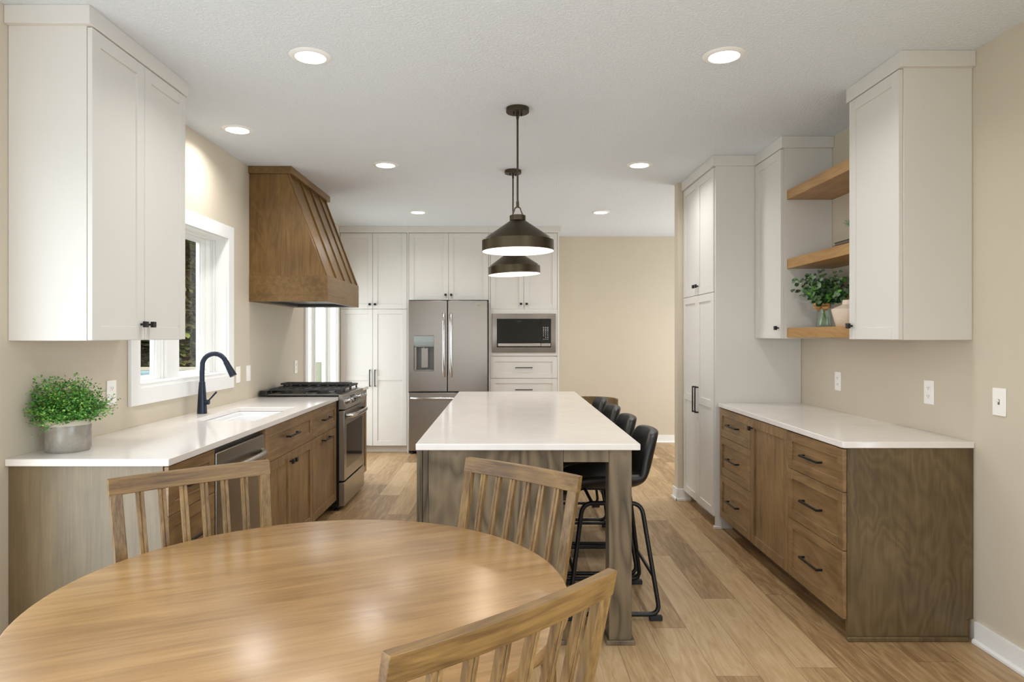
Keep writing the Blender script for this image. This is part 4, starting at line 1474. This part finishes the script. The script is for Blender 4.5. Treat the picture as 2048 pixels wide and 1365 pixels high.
PX, PY = -1.875, 2.855
t = thing('potted_plant', 'bushy small-leaved green plant in a grey glazed pot on the left countertop', 'plant', (PX, PY, CT + 0.0005))
MB().lathe([(0, 0), (0.080, 0), (0.083, 0.006), (0.0865, 0.012), (0.0865, 0.132), (0.084, 0.137), (0.079, 0.135), (0.078, 0.118), (0, 0.118)], (PX, PY, CT + 0.0005), 48).build('pot', MT['pot'], t, 0, smooth=35)
MB().lathe([(0, 0.121), (0.04, 0.124), (0.077, 0.1185)], (PX, PY, CT), 24).build('soil', MT['soil'], t)
m = MB()
R = random.Random(3)
base = Vector((PX, PY, CT + 0.12))
stems = MB()
for k in range(330):
    a = R.uniform(0, 2 * PI)
    tilt = R.uniform(0.05, 1.30) ** 1.0
    L = R.uniform(0.10, 0.185) * (1.14 - 0.2 * tilt)
    dirn = Vector((math.cos(a) * math.sin(tilt), math.sin(a) * math.sin(tilt) * 0.9, math.cos(tilt)))
    if k > 316:     # a few trailing sprays on the left
        a = PI + R.uniform(-0.5, 0.2) if k % 2 else -1.4
        dirn = Vector((math.cos(a), math.sin(a) * 1.1, 0.35)); L = 0.19
    p = base + Vector((math.cos(a), math.sin(a), 0)) * R.uniform(0.0, 0.05)
    q = p.copy()
    pts = [p.copy()]
    n = 7
    for i in range(n):
        g = -0.10 * (i / n) * (2.2 if k > 316 else 0.45)
        dirn = (dirn + Vector((R.uniform(-.16, .16), R.uniform(-.16, .16), R.uniform(-.1, .1) + g))).normalized()
        q = q + dirn * L / n
        q.x = max(q.x, -1.985)
        pts.append(q.copy())
        if i >= 1:
            for j in range(4):
                rv = Vector((R.uniform(-1, 1), R.uniform(-1, 1), R.uniform(-0.7, 1))).normalized()
                s0 = q + rv * R.uniform(0.002, 0.015)
                s0.x = max(s0.x, -1.985)
                rv2 = rv.copy(); rv2.x = abs(rv2.x) if s0.x < -1.975 else rv2.x
                leaf(m.bm, s0, rv2, Vector((R.uniform(-.5, .5), R.uniform(-.5, .5), 1)), R.uniform(0.008, 0.0135), R.uniform(0.007, 0.012), 0 if R.random() < 0.62 else 1)
    if k % 3 == 0:
        stems.tube(pts[::2] + [pts[-1]] if len(pts) % 2 == 0 else pts[::2], 0.0009, 4, caps=False)
m.build('foliage', [MT['leaf_a'], MT['leaf_b']], t, 0, smooth=0, normals=False)
stems.build('stems', MT['stem'], t, 0, normals=False)

# eucalyptus in glass vase
VX, VY, SZ = 2.02, 4.21, 1.4722
t = thing('glass_vase', 'ribbed clear glass vase of eucalyptus with a tan bow, on the lowest shelf', 'vase', (VX, VY, SZ))
m = MB()
seg = 48
def fl(r, z):
    return [m.bm.verts.new((VX + (r + 0.0022 * math.cos(12 * 2 * PI * q / seg)) * math.cos(2 * PI * q / seg), VY + (r + 0.0022 * math.cos(12 * 2 * PI * q / seg)) * math.sin(2 * PI * q / seg), SZ + z)) for q in range(seg)]
rings = [fl(0.047, 0.0005), fl(0.049, 0.02), fl(0.045, 0.08), fl(0.036, 0.13), fl(0.040, 0.155), fl(0.037, 0.155), fl(0.033, 0.13), fl(0.042, 0.08), fl(0.045, 0.02), fl(0.043, 0.01)]
for a_, b_ in zip(rings, rings[1:]):
    for q in range(seg):
        j = (q + 1) % seg
        m.bm.faces.new((a_[q], a_[j], b_[j], b_[q]))
m.bm.faces.new(rings[0]); m.bm.faces.new(rings[-1])
m.build('vase', MT['vaseglass'], t, 0, smooth=40)
R = random.Random(11)
m = MB(); sm = MB()
top = Vector((VX, VY, SZ + 0.145))
for k in range(46):
    a = R.uniform(0, 2 * PI)
    tilt = R.uniform(0.15, 1.25)
    L = R.uniform(0.14, 0.235)
    dirn = Vector((math.cos(a) * math.sin(tilt), math.sin(a) * math.sin(tilt), math.cos(tilt)))
    p = top + Vector((math.cos(a), math.sin(a), 0)) * 0.015
    b0 = Vector((VX - math.cos(a) * 0.025, VY - math.sin(a) * 0.025, SZ + 0.015))
    pts = [b0, p]
    q = p.copy()
    n = 7
    for i in range(n):
        dirn = (dirn + Vector((R.uniform(-.12, .12), R.uniform(-.12, .12), -0.02))).normalized()
        q = q + dirn * L / n
        q.x = min(q.x, 2.145); q.z = min(q.z, 1.845); q.y = max(min(q.y, 4.40), 3.98)
        pts.append(q.copy())
        for sgn in (-1, 1):
            side = dirn.cross(Vector((R.uniform(-1, 1), R.uniform(-1, 1), R.uniform(-1, 1)))).normalized() * sgn
            ld = (side + dirn * 0.5).normalized()
            sz = R.uniform(0.026, 0.046) * (1.1 - 0.4 * i / n)
            tip = q + ld * sz
            if tip.x > 2.172 or tip.z > 1.862 or tip.y > 4.42:
                continue
            leaf(m.bm, q.copy(), ld, Vector((R.uniform(-1, .3), R.uniform(-1, .3), R.uniform(0, 1))), sz, sz * 0.95, R.choice([0, 0, 0, 1, 1, 2]), 0.1)
    if k < 14:
        sm.tube(pts[:5], 0.0022, 6, caps=False)
m.build('leaves', [MT['euc_a'], MT['euc_b'], MT['euc_c']], t, 0, smooth=0, normals=False)
sm.build('stems', MT['leaf_b'], t, 0, normals=False)
m = MB()
bz = SZ + 0.135
m.lathe([(0.0375, -0.009), (0.0395, -0.009), (0.0395, 0.009), (0.0375, 0.009)], (VX, VY, bz), 30)
cx, cy = VX - 0.028, VY - 0.030
for s in (-1, 1):
    dx, dy = 0.75 * s, -0.65 * s
    loop = []
    for k in range(13):
        a = 2 * PI * k / 12
        loop.append((0.026 * (1 - math.cos(a)), 0.013 * math.sin(a)))
    vs = []
    for u_, w_ in loop:
        vs.append([m.bm.verts.new((cx + dx * u_ - 0.012 * abs(w_) / 0.013, cy + dy * u_ - 0.012 * abs(w_) / 0.013, bz + w_ * 1.0 + z * 1.0)) for z in (-0.008, 0.008)])
    for a_, b_ in zip(vs, vs[1:]):
        m.bm.faces.new((a_[0], b_[0], b_[1], a_[1]))
    tl = [Vector((cx, cy, bz)), Vector((cx + dx * 0.028, cy + dy * 0.028, bz - 0.028))]
    wv = Vector((dx, dy, 0.6)).normalized() * 0.009
    m.bm.faces.new([m.bm.verts.new(v) for v in (tl[0] - wv, tl[0] + wv, tl[1] + wv, tl[1] - wv)])
def solid(o):
    s = o.modifiers.new('solid', 'SOLIDIFY'); s.thickness = 0.0015
m.build('bow', MT['bow'], t, 0, smooth=60, normals=False, mods=solid)

# cream vase
CX, CY = 2.065, 3.985
m = MB().lathe([(0, 0.0005), (0.068, 0.0005), (0.075, 0.008), (0.100, 0.100), (0.100, 0.108), (0.055, 0.128), (0.041, 0.136), (0.038, 0.162), (0.034, 0.163), (0.033, 0.14), (0.0, 0.135)], (CX, CY, SZ), 48)
tag(m.build('ceramic_vase', MT['cream'], loc=(CX, CY, SZ), smooth=30), 'squat cream ceramic vase with short neck, on the lowest shelf', 'vase')

# books and small plant on the middle shelf
BZ = 1.9295
for k, (dz, h_, w_, lab) in enumerate(((0, 0.024, 0.0, 'dark brown book lying flat on the middle shelf, lower of two'), (0.0245, 0.020, 0.008, 'dark brown book lying on top of another, upper of two'))):
    b = thing('book', lab, 'book', (2.04, 3.86, BZ + dz), 'books on the middle shelf')
    x0, x1, y0, y1 = 1.955 + w_, 2.13, 3.73, 3.975 - w_
    z0 = BZ + dz
    m = MB().box(x0, x1, y0, y1, z0, z0 + 0.003).box(x0, x1, y0, y1, z0 + h_ - 0.003, z0 + h_).box(x1 - 0.003, x1, y0, y1, z0 + 0.003, z0 + h_ - 0.003)
    m.build('cover', MT['book'], b)
    MB().box(x0 + 0.004, x1 - 0.0035, y0 + 0.003, y1 - 0.003, z0 + 0.0032, z0 + h_ - 0.0032).build('pages', MT['page'], b)
t = thing('potted_plant', 'spiky grey-green air plant in a small pot on the middle shelf', 'plant', (2.045, 3.79, BZ + 0.0448))
MB().lathe([(0, 0), (0.03, 0), (0.04, 0.05), (0.036, 0.05), (0.034, 0.04), (0, 0.04)], (2.045, 3.79, BZ + 0.0448), 24).build('pot', MT['cream'], t)
m = MB()
R = random.Random(5)
for k in range(16):
    a = 2 * PI * k / 16 + R.uniform(-.15, .15)
    r0 = Vector((2.045, 3.79, BZ + 0.085))
    e = R.uniform(0.3, 0.9)
    d = Vector((math.cos(a) * 0.9, math.sin(a) * 0.8, e)).normalized()
    L = 0.125 if d.x < 0 else 0.09
    pts = [r0, r0 + d * L * 0.5 + Vector((0, 0, 0.008)), r0 + d * L]
    m.tube(pts, [0.004, 0.0035, 0.0008], 6, caps=False)
    mid = pts[1]
    m.tube([mid, mid + (d + Vector((0.1, 0.5, 0.35))) * L * 0.35], [0.003, 0.0006], 6, caps=False)
m.build('leaves', MT['euc_b'], t)

# ------------------------------------------------------------------ outside the sink window
GZ = -0.35
struct('ground_yard', MB().box(-40, XL - 0.17, -12, 45, GZ - 0.1, GZ), paint('dry_lawn', srgb(120, 122, 74), 0.95, 0.4, 30, mottled=0.3))
t = thing('swimming_pool', 'above-ground swimming pool with tan rim outside the sink window', 'pool', (-9.0, 11.5, GZ))
pw = (-13.0, -4.2, 9.2, 13.3)
M = Mat('pool_water', srgb(120, 178, 196), 0.12, 0, 0.5)
n_1 = M.noise(M.mapping(M.coord(), (3, 9, 1)), 1.0, 5, 0.6, 1.0)
M.color(M.ramp(n_1, [(0.3, srgb(86, 148, 172)), (0.55, srgb(128, 186, 200)), (0.75, srgb(180, 214, 214))]))
M.bump(n_1, 0.3, 0.02)
MB().box(pw[0], pw[1], pw[2], pw[3], GZ + 0.02, 0.70).build('water', M.m, t)
MB().ring(WORLD, (pw[0] - 0.14, pw[1] + 0.14, pw[2] - 0.14, pw[3] + 0.14), (pw[0] + 0.02, pw[1] - 0.02, pw[2] + 0.02, pw[3] - 0.02), 0.72, 0.79).build('rim', paint('tan_rim', srgb(206, 184, 156), 0.6, 0), t, 0.01)
MB().ring(WORLD, (pw[0] - 0.1, pw[1] + 0.1, pw[2] - 0.1, pw[3] + 0.1), (pw[0] - 0.001, pw[1] + 0.001, pw[2] - 0.001, pw[3] + 0.001), GZ, 0.72).build('pool_wall', MT['trim'], t)

bark = paint('bark', srgb(84, 66, 46), 0.9, 0.6, 40, mottled=0.3)
lf = []
for nm, c in (('needles_olive', (78, 80, 34)), ('needles_brown', (92, 76, 44)), ('needles_light', (132, 130, 62))):
    lf.append(Mat(nm, srgb(*c), 0.8).m)


def tree(label, x, y, h, r, seed, z=GZ):
    t = thing('conifer_tree', label, 'tree', (x, y, z), 'conifers beyond the pool')
    R = random.Random(seed)
    m = MB().tube([(x, y, z), (x, y, z + h * 0.9)], [0.14, 0.03], 8)
    m.build('trunk', bark, t)
    m = MB()
    nb = 330
    for k in range(nb):
        f = (k + R.random()) / nb
        zz = z + 0.25 + f * (h - 0.3)
        rr = r * (1 - f) ** 0.45 * R.uniform(0.8, 1.05) + 0.04
        a = R.uniform(0, 2 * PI)
        d = Vector((math.cos(a), math.sin(a), -0.18))
        for j in range(44):
            s = (j + R.random()) / 44
            s = s ** 0.7
            c = Vector((x, y, zz)) + d * rr * s + Vector((R.uniform(-.1, .1), R.uniform(-.1, .1), R.uniform(-.14, .06)))
            dd = (d + Vector((R.uniform(-1, 1), R.uniform(-1, 1), R.uniform(-.9, .3)))).normalized()
            leaf(m.bm, c, dd, Vector((0, 0, 1)), R.uniform(0.12, 0.24), R.uniform(0.10, 0.16), R.choice([0, 0, 1, 1, 2]), 0.1)
    m.build('foliage', lf, t, 0, smooth=0, normals=False)


TREES = [(-8.9, 14.4, 9.5, 'olive-brown conifer at the pool edge, left one of the two front trees'),
         (-6.9, 14.4, 9.8, 'olive-brown conifer at the pool edge, right one of the two front trees'),
         (-9.95, 16.7, 10.0, 'olive-brown conifer in the middle row beyond the pool, leftmost'),
         (-7.95, 16.7, 10.5, 'olive-brown conifer in the middle row, showing between the two front trees'),
         (-5.95, 16.7, 10.2, 'olive-brown conifer in the middle row beyond the pool, rightmost'),
         (-10.35, 19.0, 11.0, 'olive-brown conifer in the last row beyond the pool, leftmost'),
         (-8.4, 19.0, 11.2, 'olive-brown conifer in the last row beyond the pool, in the middle'),
         (-6.45, 19.0, 11.0, 'olive-brown conifer in the last row beyond the pool, rightmost')]
for k, (x, y, h, lab) in enumerate(TREES):
    tree(lab, x, y, h, 0.72, 20 + k)
